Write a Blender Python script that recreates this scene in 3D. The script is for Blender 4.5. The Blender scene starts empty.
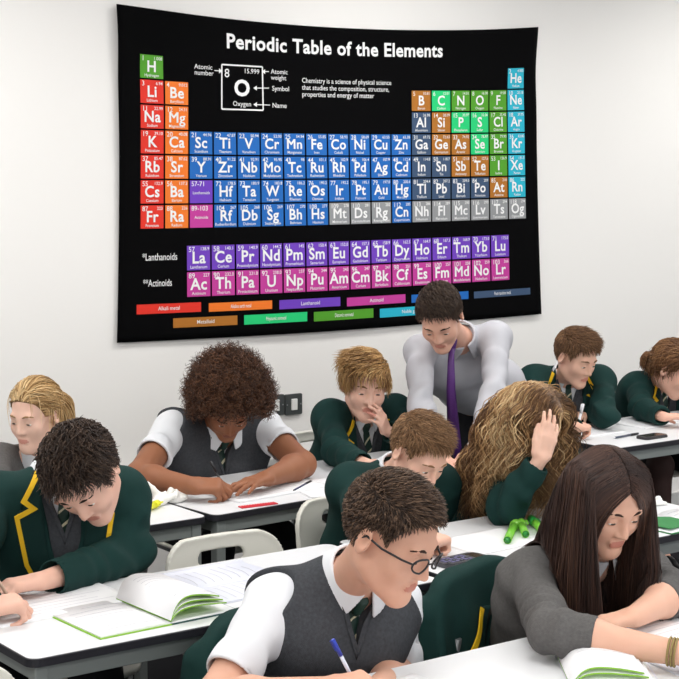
import bpy, bmesh, math, random
import numpy as np
from mathutils import Vector, Matrix
random.seed(7); RNG = np.random.default_rng(11)
C = bpy.context.scene.collection
PI = math.pi
def R_(d): return math.radians(d)
A = lambda *v: np.array(v, dtype=float)
def unit(v):
    v = np.asarray(v, float); return v / max(np.linalg.norm(v), 1e-9)
def lerp(a, b, t): return np.asarray(a, float) * (1 - t) + np.asarray(b, float) * t
# ------------------------------------------------------------------ camera (and the rays used to survey real positions)
FPX, PSI, PITCH, CAMH = 1630.0, R_(36), math.atan(179.5 / 1630), 1.87
CF = A(math.sin(PSI) * math.cos(PITCH), math.cos(PSI) * math.cos(PITCH), -math.sin(PITCH))
CR = A(math.cos(PSI), -math.sin(PSI), 0); CU = np.cross(CR, CF); CO = A(0, 0, CAMH)
def ray(x, y): return CF + (x - 339.5) / FPX * CR - (y - 339.5) / FPX * CU
def WZ(x, y, z): d = ray(x, y); return CO + d * (z - CAMH) / d[2]      # point of a horizontal plane
def WY(x, y, Y): d = ray(x, y); return CO + d * Y / d[1]               # point of a plane parallel to the back wall
cam = bpy.data.cameras.new('camera'); cam.lens = 36 * FPX / 679; cam.sensor_width = 36; cam.clip_end = 60
co = bpy.data.objects.new('camera', cam); C.objects.link(co)
co.matrix_world = Matrix(((CR[0], CU[0], -CF[0], 0), (CR[1], CU[1], -CF[1], 0), (CR[2], CU[2], -CF[2], CAMH), (0, 0, 0, 1)))
sc = bpy.context.scene; sc.camera = co
# ------------------------------------------------------------------ materials
def srgb(r, g, b):
    f = lambda c: (c / 255 / 12.92) if c / 255 <= .04045 else ((c / 255 + .055) / 1.055) ** 2.4
    return (f(r), f(g), f(b), 1)
MC = {}
def mat(name, col, rough=.6, spec=.4, metal=0, noise=0, nscale=8, bump=0, bscale=200, sss=0, sheen=0, attr=None, trans=0, coat=0, bstretch=None):
    if name in MC: return MC[name]
    m = bpy.data.materials.new(name); m.use_nodes = True
    nt = m.node_tree; b = nt.nodes['Principled BSDF']; L = nt.links.new
    b.inputs['Base Color'].default_value = col; b.inputs['Roughness'].default_value = rough
    b.inputs['Specular IOR Level'].default_value = spec; b.inputs['Metallic'].default_value = metal
    if sss:
        b.inputs['Subsurface Weight'].default_value = sss; b.inputs['Subsurface Radius'].default_value = (.012, .005, .003); b.inputs['Subsurface Scale'].default_value = 1
    if sheen: b.inputs['Sheen Weight'].default_value = sheen
    if trans: b.inputs['Transmission Weight'].default_value = trans
    if coat: b.inputs['Coat Weight'].default_value = coat
    tc = nt.nodes.new('ShaderNodeTexCoord')
    if noise:
        n = nt.nodes.new('ShaderNodeTexNoise'); n.inputs['Scale'].default_value = nscale; n.inputs['Detail'].default_value = 4
        L(tc.outputs['Object'], n.inputs['Vector'])
        mx = nt.nodes.new('ShaderNodeMix'); mx.data_type = 'RGBA'
        k1 = tuple(c * (1 - noise) for c in col[:3]) + (1,); k2 = tuple(min(1, c * (1 + noise)) for c in col[:3]) + (1,)
        mx.inputs[6].default_value = k1; mx.inputs[7].default_value = k2
        L(n.outputs['Fac'], mx.inputs[0]); L(mx.outputs[2], b.inputs['Base Color'])
    if attr:
        a = nt.nodes.new('ShaderNodeAttribute'); a.attribute_name = attr; L(a.outputs['Color'], b.inputs['Base Color'])
    if bump:
        n = nt.nodes.new('ShaderNodeTexNoise'); n.inputs['Scale'].default_value = bscale; n.inputs['Detail'].default_value = 3
        src = tc.outputs['Object']
        if bstretch:
            mp = nt.nodes.new('ShaderNodeMapping'); mp.inputs['Scale'].default_value = bstretch; L(src, mp.inputs[0]); src = mp.outputs[0]
        L(src, n.inputs['Vector'])
        bp = nt.nodes.new('ShaderNodeBump'); bp.inputs['Strength'].default_value = bump; bp.inputs['Distance'].default_value = .004
        L(n.outputs['Fac'], bp.inputs['Height']); L(bp.outputs[0], b.inputs['Normal'])
    MC[name] = m; return m
# ------------------------------------------------------------------ objects
def link(name, me, parent=None, kind=None, ms=()):
    for m in ms: me.materials.append(m)
    o = bpy.data.objects.new(name, me); C.objects.link(o)
    if parent is not None: o.parent = parent
    if kind: o['kind'] = kind
    return o
def tag(o, label=None, cat=None, group=None):
    if label: o['label'] = label
    if cat: o['category'] = cat
    if group: o['group'] = group
    return o
def thing(name, label, cat, loc=(0, 0, 0), rz=0, group=None):
    o = bpy.data.objects.new(name, None); C.objects.link(o); o.empty_display_size = .1
    o.location = tuple(loc); o.rotation_euler = (0, 0, rz); return tag(o, label, cat, group)
def mesh_np(name, V, Q, mats=(), smooth=True, fmat=None):
    me = bpy.data.meshes.new(name); V = np.asarray(V, np.float32); Q = np.asarray(Q, np.int32)
    n, k = Q.shape
    me.vertices.add(len(V)); me.vertices.foreach_set('co', V.ravel())
    me.loops.add(n * k); me.loops.foreach_set('vertex_index', Q.ravel())
    me.polygons.add(n); me.polygons.foreach_set('loop_start', np.arange(0, n * k, k, dtype=np.int32))
    for m in mats: me.materials.append(m)
    if fmat is not None: me.polygons.foreach_set('material_index', np.asarray(fmat, np.int32))
    me.polygons.foreach_set('use_smooth', np.full(n, smooth))
    me.update(calc_edges=True); me.validate(); return me
def bm_mesh(name, bm, mats=(), smooth=False):
    me = bpy.data.meshes.new(name); bmesh.ops.recalc_face_normals(bm, faces=bm.faces); bm.to_mesh(me); bm.free()
    for m in mats: me.materials.append(m)
    if smooth: me.polygons.foreach_set('use_smooth', np.full(len(me.polygons), True))
    return me
def box(bm, c, s, bev=0, rz=0, mi=0, seg=2):
    r = bmesh.ops.create_cube(bm, size=1); vs = r['verts']
    for v in vs: v.co = Vector((v.co.x * s[0], v.co.y * s[1], v.co.z * s[2]))
    if bev:
        es = list({e for v in vs for e in v.link_edges})
        rr = bmesh.ops.bevel(bm, geom=es, offset=bev, segments=seg, profile=.5, affect='EDGES'); vs = list({v for f in rr['faces'] for v in f.verts} | {v for v in vs if v.is_valid})
    M = Matrix.Translation(tuple(c)) @ Matrix.Rotation(rz, 4, 'Z')
    for v in vs: v.co = M @ v.co
    for f in {f for v in vs for f in v.link_faces}: f.material_index = mi
    return vs
def tube(bm, pts, r, n=10, cap=True, mi=0):
    pts = [Vector(tuple(p)) for p in pts]; rings = []
    rs = r if isinstance(r, (list, tuple)) else [r] * len(pts)
    up = None
    for i, p in enumerate(pts):
        t = (pts[min(i + 1, len(pts) - 1)] - pts[max(i - 1, 0)]).normalized()
        if up is None: up = Vector((0, 0, 1)) if abs(t.z) < .9 else Vector((1, 0, 0))
        s = t.cross(up).normalized(); u = s.cross(t).normalized(); up = u
        rings.append([bm.verts.new(p + (s * math.cos(a) + u * math.sin(a)) * rs[i]) for a in [2 * PI * k / n for k in range(n)]])
    for a, b in zip(rings, rings[1:]):
        for k in range(n):
            f = bm.faces.new((a[k], a[(k + 1) % n], b[(k + 1) % n], b[k])); f.smooth = True; f.material_index = mi
    if cap:
        for rg in (rings[0][::-1], rings[-1]): f = bm.faces.new(rg); f.material_index = mi
def prism(bm, poly, z0, z1, M=None, mi=0):
    M = M or Matrix()
    a = [bm.verts.new(M @ Vector((x, y, z0))) for x, y in poly]; b = [bm.verts.new(M @ Vector((x, y, z1))) for x, y in poly]
    fs = [bm.faces.new(a[::-1]), bm.faces.new(b)]
    for i in range(len(poly)): fs.append(bm.faces.new((a[i], a[(i + 1) % len(a)], b[(i + 1) % len(a)], b[i])))
    for f in fs: f.material_index = mi
def rrect(w, d, r, n=6, cx=0, cy=0):
    out = []
    for (sx, sy, a0) in ((1, 1, 0), (-1, 1, 90), (-1, -1, 180), (1, -1, 270)):
        for k in range(n + 1):
            a = R_(a0 + 90 * k / n); out.append((cx + sx * (w / 2 - r) + r * math.cos(a), cy + sy * (d / 2 - r) + r * math.sin(a)))
    return out
# ------------------------------------------------------------------ distance-field mesher for organic shapes
class Field:
    def __init__(s): s.ops = []
    def add(s, fn, lo, hi, k=.02, mode='u', lim=None): s.ops.append((fn, np.minimum(lo, hi), np.maximum(lo, hi), k, mode, lim)); return s
    def cone(s, a, b, r1, r2, k=.02, mode='u', flat=None):
        a = np.asarray(a, float); b = np.asarray(b, float); d = b - a; L2 = max(d @ d, 1e-9); m = max(r1, r2) * (flat[1] if flat and flat[1] > 1 else 1)
        w = unit(flat[0]) if flat else None; sc_ = flat[1] if flat else 1
        def fn(P):
            q = P - a; t = np.clip((q @ d) / L2, 0, 1); e = q - t[..., None] * d
            if w is not None:
                c = e @ w; e = e + (c * (1 / sc_ - 1))[..., None] * w
            r = r1 + (r2 - r1) * t
            n = np.sqrt((e * e).sum(-1)) - r
            return n * (min(1, sc_) if w is not None else 1)
        return s.add(fn, np.minimum(a, b) - m, np.maximum(a, b) + m, k, mode)
    def ell(s, c, R, rad, k=.02, mode='u'):
        c = np.asarray(c, float); R = np.eye(3) if R is None else R; rad = np.asarray(rad, float)
        def fn(P):
            q = (P - c) @ R; k0 = np.sqrt(((q / rad) ** 2).sum(-1)); k1 = np.sqrt(((q / rad ** 2) ** 2).sum(-1)) + 1e-9
            return k0 * (k0 - 1) / k1
        m = (np.abs(R) * rad).sum(1); return s.add(fn, c - m, c + m, k, mode)
    def rbox(s, c, R, half, rd, k=.02, mode='u'):
        c = np.asarray(c, float); R = np.eye(3) if R is None else R; h = np.asarray(half, float) - rd
        def fn(P):
            q = np.abs((P - c) @ R) - h
            return np.sqrt((np.maximum(q, 0) ** 2).sum(-1)) + np.minimum(q.max(-1), 0) - rd
        m = (np.abs(R) * half).sum(1); return s.add(fn, c - m, c + m, k, mode)
    def eval(s, P):
        D = np.full(P.shape[:-1], 1.0)
        for fn, lo, hi, k, mode, lim in s.ops:
            if lim is not None:
                m = ((P > lim[0]) & (P < lim[1])).all(-1)
            else:
                m = ((P > lo - k - .15) & (P < hi + k + .15)).all(-1) if mode == 'u' else ((P > lo - k - .02) & (P < hi + k + .02)).all(-1)
            if not m.any(): continue
            D[m] = comb(D[m], fn(P[m]), k, mode)
        return D
    def grad(s, P, e=.004):
        g = np.stack([s.eval(P + A(e, 0, 0)) - s.eval(P - A(e, 0, 0)), s.eval(P + A(0, e, 0)) - s.eval(P - A(0, e, 0)), s.eval(P + A(0, 0, e)) - s.eval(P - A(0, 0, e))], -1)
        return g / (np.linalg.norm(g, axis=-1, keepdims=True) + 1e-9)
    def mesh(s, h=.006):
        us = [o for o in s.ops if o[4] == 'u']
        lo = np.min([o[1] for o in us], 0) - 3 * h - .01; hi = np.max([o[2] for o in us], 0) + 3 * h + .01
        n = np.ceil((hi - lo) / h).astype(int) + 1
        ax = [lo[i] + h * np.arange(n[i]) for i in range(3)]
        D = np.full(n, .2, np.float32)
        for fn, a, b, k, mode, lim in s.ops:
            if lim is not None: a, b = lim; e = 0
            else: e = k + 2.5 * h
            i0 = np.clip(np.floor((a - e - lo) / h).astype(int), 0, n); i1 = np.clip(np.ceil((b + e - lo) / h).astype(int) + 1, 0, n)
            if (i1 <= i0).any(): continue
            sl = tuple(slice(i0[i], i1[i]) for i in range(3))
            P = np.stack(np.meshgrid(ax[0][sl[0]], ax[1][sl[1]], ax[2][sl[2]], indexing='ij'), -1)
            if mode == 'n':
                sub = D[sl]; m = np.abs(sub) < .03; sub[m] += fn(P[m]); D[sl] = sub
            else: D[sl] = comb(D[sl], fn(P), k, mode)
        return nets(D, lo, h)
def comb(D, d, k, mode):
    if mode == 'n': return D + d
    if mode == 'u':
        hh = np.maximum(k - np.abs(D - d), 0) / k; return np.minimum(D, d) - hh * hh * k * .25
    d = -d if mode == 's' else d                       # 's' subtract, 'i' intersect
    hh = np.maximum(k - np.abs(D - d), 0) / k; return np.maximum(D, d) + hh * hh * k * .25
def nets(D, lo, h):
    S = D < 0; n = np.array(D.shape); c = n - 1
    cs = sum(S[dx:dx + c[0], dy:dy + c[1], dz:dz + c[2]].astype(np.int8) for dx in (0, 1) for dy in (0, 1) for dz in (0, 1))
    act = (cs > 0) & (cs < 8); idx = np.argwhere(act); ids = np.full(c, -1, np.int32); ids[tuple(idx.T)] = np.arange(len(idx))
    acc = np.zeros((len(idx), 3)); cnt = np.zeros(len(idx))
    for axn in range(3):
        for u in (0, 1):
            for v in (0, 1):
                o = np.zeros(3, int); o[(axn + 1) % 3] = u; o[(axn + 2) % 3] = v; p = o.copy(); p[axn] = 1
                a = D[tuple((idx + o).T)]; b = D[tuple((idx + p).T)]; m = (a < 0) != (b < 0)
                t = np.where(m, a / np.where(m, a - b, 1), 0); pt = np.tile(o.astype(float), (len(idx), 1)); pt[:, axn] = t
                acc[m] += pt[m]; cnt[m] += 1
    V = lo + h * (idx + acc / np.maximum(cnt, 1)[:, None]); Q = []
    for axn in range(3):
        b_, c_ = (axn + 1) % 3, (axn + 2) % 3
        s1 = [slice(None)] * 3; s2 = [slice(None)] * 3; s1[axn] = slice(0, -1); s2[axn] = slice(1, None)
        a, b = S[tuple(s1)], S[tuple(s2)]
        e = np.argwhere(a != b); e = e[(e[:, b_] > 0) & (e[:, c_] > 0) & (e[:, b_] < c[b_]) & (e[:, c_] < c[c_])]
        if not len(e): continue
        inside = a[tuple(e.T)]
        eb = np.zeros(3, int); eb[b_] = 1; ec = np.zeros(3, int); ec[c_] = 1
        q = np.stack([ids[tuple((e - eb - ec).T)], ids[tuple((e - ec).T)], ids[tuple(e.T)], ids[tuple((e - eb).T)]], 1)
        q[~inside] = q[~inside][:, ::-1]; Q.append(q)
    return V, np.concatenate(Q)
NW = [(unit(RNG.normal(size=3)), RNG.uniform(0, 6.28), RNG.uniform(.6, 1.6)) for _ in range(10)]
def wnoise(P, f):
    w = 0
    q = P + .4 / f * np.sin(P[..., [1, 2, 0]] * f * .9 + 1.3)
    for d, ph, s in NW: w = w + np.sin((q @ d) * f * s * 2 + ph)
    return w / 4
# ------------------------------------------------------------------ people
def rotm(axis, a):
    c, s = math.cos(a), math.sin(a)
    return np.array(Matrix.Rotation(a, 3, Vector(tuple(axis))))
def head_frame(yaw, pitch, roll):
    f = A(math.sin(R_(yaw)), -math.cos(R_(yaw)), 0); l = A(math.cos(R_(yaw)), math.sin(R_(yaw)), 0); u = A(0, 0, 1)
    q = rotm(l, R_(pitch)); f, u = q @ f, q @ u                    # nod down
    q = rotm(f, R_(roll)); l, u = q @ l, q @ u                     # tilt to the left shoulder
    return np.stack([l, f, u], 1)
FC = A(0, -.012, .035); FR = A(.074, .096, .086)                   # cranium in head coordinates
def head_ops(F, c, R, s, ears=True, girl=False):
    T = lambda *p: c + R @ (A(*p) * s)
    F.ell(T(*FC), R, FR * s, .01)
    F.ell(T(0, .024, -.03), R, A(.057, .066, .085) * s, .03 * s)
    for sg in (-1, 1):
        F.cone(T(sg * .05, .0, -.058), T(sg * .012, .066, -.1), .019 * s, .018 * s, .03 * s)
        F.ell(T(sg * .036, .057, -.028), R, A(.026, .022, .026) * s, .03 * s)              # cheek
    F.ell(T(0, .071, -.099), R, A(.02, .018, .017) * s, .02 * s)                          # chin
    F.cone(T(-.036, .079, .02), T(.036, .079, .02), .0085 * s, .0085 * s, .02 * s)         # brow
    for sg in (-1, 1): F.ell(T(sg * .031, .097, .0), R, A(.018, .016, .013) * s, .014 * s, 's')
    for sg in (-1, 1): F.ell(T(sg * .031, .0745, .001), R, A(.0145, .0125, .0125) * s, .004 * s)   # closed lids around the eyeball
    F.cone(T(0, .086, .008), T(0, .1035, -.031), .007 * s, .0092 * s, .014 * s)
    for sg in (-1, 1): F.ell(T(sg * .0115, .092, -.034), R, A(.0075, .010, .0068) * s, .008 * s)
    F.cone(T(-.017, .0855, -.061), T(.017, .0855, -.061), .0055 * s, .0055 * s, .006 * s)
    F.cone(T(-.014, .0855, -.071), T(.014, .0855, -.071), .0065 * s, .0065 * s, .006 * s)
    F.cone(T(-.02, .097, -.066), T(.02, .097, -.066), .0028 * s, .0028 * s, .003 * s, 's')
    if ears:
        for sg in (-1, 1):
            q = R @ rotm((0, 0, 1), sg * R_(-22)) @ rotm((1, 0, 0), R_(-12))
            F.ell(T(sg * .08, -.014, -.006), q, A(.009, .019, .032) * s, .008 * s)
            F.ell(T(sg * .089, -.009, -.002), q, A(.008, .010, .019) * s, .006 * s, 's')
def hand_ops(F, w, d, n, left, curl, s=1., spread=5., thumb=(.62, .62, .35), tc=25, squash=1):
    d = unit(d); n = unit(np.asarray(n) - (np.asarray(n) @ d) * d); sd = np.cross(d, n) * (-1 if left else 1)
    R = np.stack([sd, d, n], 1); T = lambda a, b, c: w + (sd * a + d * b + n * c) * s
    F.rbox(T(0, .048, 0), R, A(.037, .044, .0145) * s, .014 * s, .02 * s)
    F.cone(T(.02, .015, .006), T(.024, .05, .008), .017 * s, .014 * s, .015 * s)
    bases = [(.029, .086), (.0095, .091), (-.0105, .088), (-.029, .08)]
    Ls = [(.043, .026, .021), (.047, .03, .022), (.043, .027, .021), (.034, .021, .019)]
    rs = [.0092, .0094, .009, .0078]; tips = []
    for i in range(4):
        p = T(bases[i][0], bases[i][1] - .006, 0); a = 0; cu = curl[i]
        sp = R_(spread * (1.5 - i)); dd = d * math.cos(sp) + sd * math.sin(sp)
        for j in range(3):
            a += R_(cu[j]); q = p + (dd * math.cos(a) + n * math.sin(a)) * Ls[i][j] * s
            r1 = rs[i] * (1 - .1 * j) * s; F.cone(p, q, r1, r1 * .9, .006 * s if j else .012 * s); p = q
        tips.append(p)
    p = T(.026, .018, .004); v = unit(d * thumb[0] + sd * thumb[1] + n * thumb[2])
    for j, (L, r) in enumerate(((.044, .0125), (.033, .0105), (.026, .0095))):
        q = p + v * L * s; F.cone(p, q, r * s, r * .88 * s, .012 * s if j == 0 else .005 * s); p = q
        v = unit(v + math.tan(R_(tc)) * unit(d - .75 * sd + .35 * n))
    return tips, p
CURL = dict(flat=[(8, 10, 6)] * 4, rest=[(14, 22, 14), (16, 26, 16), (18, 28, 18), (20, 30, 18)], write=[(38, 48, 18), (48, 58, 26), (60, 72, 36), (66, 76, 40)],
            fist=[(62, 82, 45), (66, 84, 48), (68, 84, 48), (70, 82, 48)], cup=[(16, 24, 18), (18, 26, 20), (22, 30, 22), (26, 34, 24)], lean=[(4, 6, 4)] * 4)
class Person: pass
def frame(p):
    p.l = unit(p.sL - p.sR); p.up = unit(p.nb - p.pel - ((p.nb - p.pel) @ p.l) * p.l); p.f = np.cross(p.l, p.up)
    p.hd = unit(A(p.f[0], p.f[1], 0)) if abs(p.f[2]) < .95 else A(0, -1, 0)
def torso_ops(F, p, o=0., low=True, gs=1.):
    l, up, f = p.l, p.up, p.f; g = p.gs * gs; nb, pel = p.nb, p.pel; w = .5 * np.linalg.norm(p.sL - p.sR)
    ch = nb - up * .2 * g + f * .02
    for sg, sh in ((1, p.sL), (-1, p.sR)):
        top = ch + l * sg * (w - .085 * g) + up * .04
        hip = pel + l * sg * .078 * g + up * .04
        mid = lerp(hip, top, .45) - l * sg * .012
        F.cone(hip, mid, (.098 * g + o), .094 * g + o, .06); F.cone(mid, top, .094 * g + o, .104 * g + o, .06)
        F.cone(nb - up * .035 - f * .012, sh - up * .008, .052 * g + o, .055 * g + o, .06)
        F.cone(top, sh, .085 * g + o, .058 * g + o, .05)
    F.cone(pel + up * .05 - f * .01, ch + f * .005, .1 * g + o, .103 * g + o, .05)
    F.cone(pel + up * .05 + f * .035, pel + up * .22 + f * .03, .085 * g + o, .085 * g + o, .06)
def leg_pts(p):
    out = []
    for sg in (1, -1):
        hip = p.pel + p.l * sg * .09 * p.gs
        if p.stand:
            kn = A(hip[0], hip[1] + .0, .5) + p.l * sg * .03 - p.up * 0; an = A(kn[0], kn[1] + .05, .085)
        else:
            kn = hip + p.hd * .40 * p.gs + p.l * sg * .03; kn[2] = .5; an = kn + p.hd * p.shin; an[2] = .085
        out.append((hip, kn, an))
    return out
def arm_ops(F, sh, el, wr, o=0, g=1., lo=True):
    m = lerp(el, wr, .3)
    F.cone(sh, el, .05 * g + o, .041 * g + o, .03)
    if lo: F.cone(el, m, .04 * g + o, .042 * g + o, .03); F.cone(m, wr, .042 * g + o, .0275 * g + o, .03)
def folds(F, c, ax, amp, rad, fr):
    c = np.asarray(c, float); ax = unit(ax)
    def fn(P):
        q = P - c; w = np.exp(-(q * q).sum(-1) / rad ** 2)
        return amp * w * np.sin((q @ ax) * fr + 2.2 * wnoise(P, 9))
    F.add(fn, 0, 0, 0, 'n', (c - 2 * rad, c + 2 * rad))
def wrinkle(F, amp, f, lo, hi):
    F.add(lambda P: amp * (.7 * wnoise(P, f) + .35 * wnoise(P[..., [1, 2, 0]] + .37, 2.4 * f)), 0, 0, 0, 'n', (np.asarray(lo), np.asarray(hi)))
def everywhere(p): return (np.minimum(p.pel, p.nb) - 1, np.maximum(p.pel, p.nb) + 1)
def halfspace(F, pt, nrm, lo, hi, mode='s', k=.002):
    pt = np.asarray(pt, float); nrm = unit(nrm); F.add(lambda P: -((P - pt) @ nrm), 0, 0, k, mode, (np.asarray(lo), np.asarray(hi)))
def vcut(F, p, depth, half, k=.006, c0=-.01):
    t = math.atan2(half, depth); ca, sa = math.cos(t), math.sin(t); nb = p.nb
    def fn(P):
        q = P - nb; a = np.abs(q @ p.l); b = q @ p.up; c = q @ p.f
        return np.maximum(a * ca - (b + depth) * sa, c0 - c)
    F.add(fn, 0, 0, k, 's', (nb - .42, nb + .42))
def trace(F, p, ab, c0=.32):
    ab = np.asarray(ab, float); P = p.nb + ab[:, :1] * p.l + ab[:, 1:2] * p.up; c = np.zeros(len(ab)) + c0
    for _ in range(45):
        d = F.eval(P + c[:, None] * p.f); c = np.where(d > .0006, c - np.clip(d, .0005, .05) * .85, c)
        c = np.maximum(c, -.12)
    return P, c
def decal(name, polys, p, F, off, th, m, parent, cut=.022, smooth=True):
    bm = bmesh.new()
    for poly in polys:
        fc = bm.faces.new([bm.verts.new((x, y, 0)) for x, y in poly])
    bmesh.ops.triangulate(bm, faces=bm.faces[:])
    for _ in range(6):
        es = [e for e in bm.edges if e.calc_length() > cut]
        if not es: break
        bmesh.ops.subdivide_edges(bm, edges=es, cuts=1); bmesh.ops.triangulate(bm, faces=bm.faces[:])
    bm.verts.ensure_lookup_table()
    ab = [(v.co.x, v.co.y) for v in bm.verts]
    if isinstance(F, tuple):
        P, c1 = trace(F[0], p, ab); st_ = c1 + .05; ins = F[1].eval(P + st_[:, None] * p.f) < 0; P, c = trace(F[1], p, ab, st_); c = np.where(ins | (c > c1 + np.where(np.array(ab)[:, 1] > -.19, .042, .016)), c1, np.maximum(c, c1))
    else: P, c = trace(F, p, ab)
    n = len(P)
    for v, q, cc in zip(bm.verts, P, c): v.co = Vector(tuple(q + (cc + off) * p.f - p.base))
    r = bmesh.ops.extrude_face_region(bm, geom=bm.faces[:]); fw = Vector(tuple(p.f))
    for v in [g for g in r['geom'] if isinstance(g, bmesh.types.BMVert)]: v.co += fw * th
    return link(name, bm_mesh(name, bm, [m], smooth), parent)
def ribbon(pts, w):
    pts = [A(*q) for q in pts]; quads = []
    L = []; Rr = []
    for i, q in enumerate(pts):
        d1 = unit(pts[i] - pts[i - 1]) if i else unit(pts[1] - pts[0]); d2 = unit(pts[i + 1] - pts[i]) if i < len(pts) - 1 else d1
        n1 = A(-d1[1], d1[0]); n2 = A(-d2[1], d2[0]); m = unit(n1 + n2); s = w / 2 / max(m @ n1, .5)
        L.append(q + m * s); Rr.append(q - m * s)
    return [[tuple(L[i]), tuple(L[i + 1]), tuple(Rr[i + 1]), tuple(Rr[i])] for i in range(len(pts) - 1)]
# ------------------------------------------------------------------ hair
def strands_mesh(name, X, W, cols, m, base, extra=None):
    N, M, _ = X.shape; t = np.gradient(X, axis=1); t /= np.linalg.norm(t, axis=2, keepdims=True) + 1e-9
    ref = np.broadcast_to(unit(A(.31, .22, .93)), t.shape); s = np.cross(t, ref); s /= np.linalg.norm(s, axis=2, keepdims=True) + 1e-9; u = np.cross(s, t)
    ring = [X + (s * math.cos(a) + u * math.sin(a)) * W[..., None] for a in (0, 2 * PI / 3, 4 * PI / 3)]
    V = np.stack(ring, 2).reshape(-1, 3); i = (np.arange(N)[:, None] * M + np.arange(M - 1)[None]).ravel() * 3; Q = []
    for k in range(3): k2 = (k + 1) % 3; Q.append(np.stack([i + k, i + k2, i + 3 + k2, i + 3 + k], 1))
    Q = np.concatenate(Q); cc = np.repeat(cols, M * 3, 0)
    if extra is not None:
        EV, EQ, ec = extra; Q = np.concatenate([Q, EQ + len(V)]); V = np.concatenate([V, EV]); cc = np.concatenate([cc, np.tile(ec, (len(EV), 1))])
    me = mesh_np(name, V - base, Q, [m]); at = me.color_attributes.new('strand', 'FLOAT_COLOR', 'POINT')
    at.data.foreach_set('color', np.concatenate([cc, np.ones((len(cc), 1))], 1).astype(np.float32).ravel()); return me
BOYLINE = ([-.12, -.09, -.06, -.03, -.012, .004, .02, .03, .04, .055, .075, .1, .13], [-.062, -.06, -.052, -.026, .018, .028, .018, .006, .034, .06, .075, .082, .084])
GIRLLINE = ([-.12, -.09, -.06, -.03, -.012, .004, .02, .035, .055, .075, .1, .13], [-.09, -.085, -.075, -.05, -.03, -.01, -.005, .025, .055, .074, .082, .084])
def hair(p, st, parent, coll=None):
    c, R, s = p.hc, p.HR, p.hs; ln = st.get('line', BOYLINE); rng = np.random.default_rng(st.get('seed', 3))
    loc = lambda P: ((P - c) @ R) / s
    zl = lambda y: np.interp(y, ln[0], ln[1])
    th = st.get('cap', .008)
    F = Field()
    cr = FR + th; cc0 = FC + A(*st.get('capc', (0, 0, 0)))
    F.ell(c + R @ (cc0 * s), R, (cr + A(*st.get('capx', (0, 0, 0)))) * s, .01)
    lim = (c - .25, c + .25)
    F.add(lambda P: (lambda q: (q[..., 2] - zl(q[..., 1])) * .8 * s)(loc(P)), 0, 0, .006, 's', lim)
    if st.get('capn'): F.add(lambda P: st['capn'] * wnoise(P, st.get('capf', 26)), 0, 0, 0, 'n', lim)
    EV, EQ = F.mesh(.006)
    N, M = st['n'], st.get('m', 9)
    d = rng.normal(size=(N * 6, 3)); d /= np.linalg.norm(d, axis=1, keepdims=True)
    q = FC + d * FR; q = q[q[:, 2] > zl(q[:, 1]) + .003][:N]; N = len(q)
    if st.get('part') is not None:      # dense roots along the parting
        K = st.get('partn', 600); y = rng.uniform(-.075, .085, K); x = st['part'] + rng.normal(size=K) * .006; zz = FC[2] + FR[2] * np.sqrt(np.clip(1 - ((x - FC[0]) / FR[0]) ** 2 - ((y - FC[1]) / FR[1]) ** 2, 0, 1)); e = np.stack([x, y, zz], 1); e = e[zz > zl(y)]; q = np.concatenate([q, e]); N = len(q)
    nl = (q - FC) / FR ** 2; nl /= np.linalg.norm(nl, axis=1, keepdims=True)
    nw = nl @ R.T; X = np.zeros((N, M, 3)); pos = c + (q * s) @ R.T
    lay = (rng.uniform(.15, 1, N) * st.get('thick', .014) + th + .001)
    Ln = st['len'](q, rng) if callable(st['len']) else np.full(N, st['len']) * rng.uniform(.75, 1.1, N)
    step = Ln / (M - 1); nz = rng.normal(size=(N, 3)) * st.get('noise', .25); grav = st.get('grav', .2)
    pos = pos + nw * (th + .0008) * s; X[:, 0] = pos; ql = q.copy()
    for i in range(1, M):
        t = i / (M - 1)
        cm = st['comb'](ql, q, t) @ R.T
        dr = nw * st.get('lift', .6) * (1 - t) ** 2 + cm + nz + A(0, 0, -1) * grav * (t if st.get('gramp') else 1)
        dr /= np.linalg.norm(dr, axis=1, keepdims=True) + 1e-9
        pos = pos + dr * step[:, None]; ql = loc(pos)
        g = (ql - FC); k0 = np.sqrt(((g / FR) ** 2).sum(1)); k1 = np.sqrt(((g / FR ** 2) ** 2).sum(1)) + 1e-9; dd = k0 * (k0 - 1) / k1
        off = np.maximum(lay * min(1, t * 3 + .2), th + .0012); m = dd < off; nn = g / FR ** 2; nn /= np.linalg.norm(nn, axis=1, keepdims=True) + 1e-9
        pos = pos + np.where(m, off - dd, 0)[:, None] * (nn @ R.T) * s; ql = loc(pos)
        if coll is not None and t > .2:
            e = coll.eval(pos); m = e < lay * .6 + .006
            if m.any():
                pos[m] += coll.grad(pos[m]) * ((lay * .6 + .006)[m] - e[m])[:, None]; ql = loc(pos)
        X[:, i] = pos
    if st.get('tail'):
        an, nt, Lt = st['tail']; an = c + R @ (A(*an) * s); K = rng.choice(N, nt); v = rng.normal(size=(nt, 3)); v /= np.linalg.norm(v, axis=1, keepdims=True)
        pp = an + v * .014; Y = np.zeros((nt, M, 3)); dr = np.tile(R @ A(0, -.8, -.35), (nt, 1)) + v * .2
        for i in range(M):
            Y[:, i] = pp; t = i / (M - 1); dr = dr * (1 - .45 * t) + A(0, 0, -1) * 1.3 * t + v * .03; dr /= np.linalg.norm(dr, axis=1, keepdims=True)
            pp = pp + dr * (Lt * rng.uniform(.75, 1.1, (nt, 1)) / M) - v * .0012 * t
            if coll is not None:
                e = coll.eval(pp); mm = e < .012
                if mm.any(): pp[mm] += coll.grad(pp[mm]) * (.012 - e[mm])[:, None]
        X = np.concatenate([X, Y]); q = np.concatenate([q, q[K]]); N = len(X)
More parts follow.
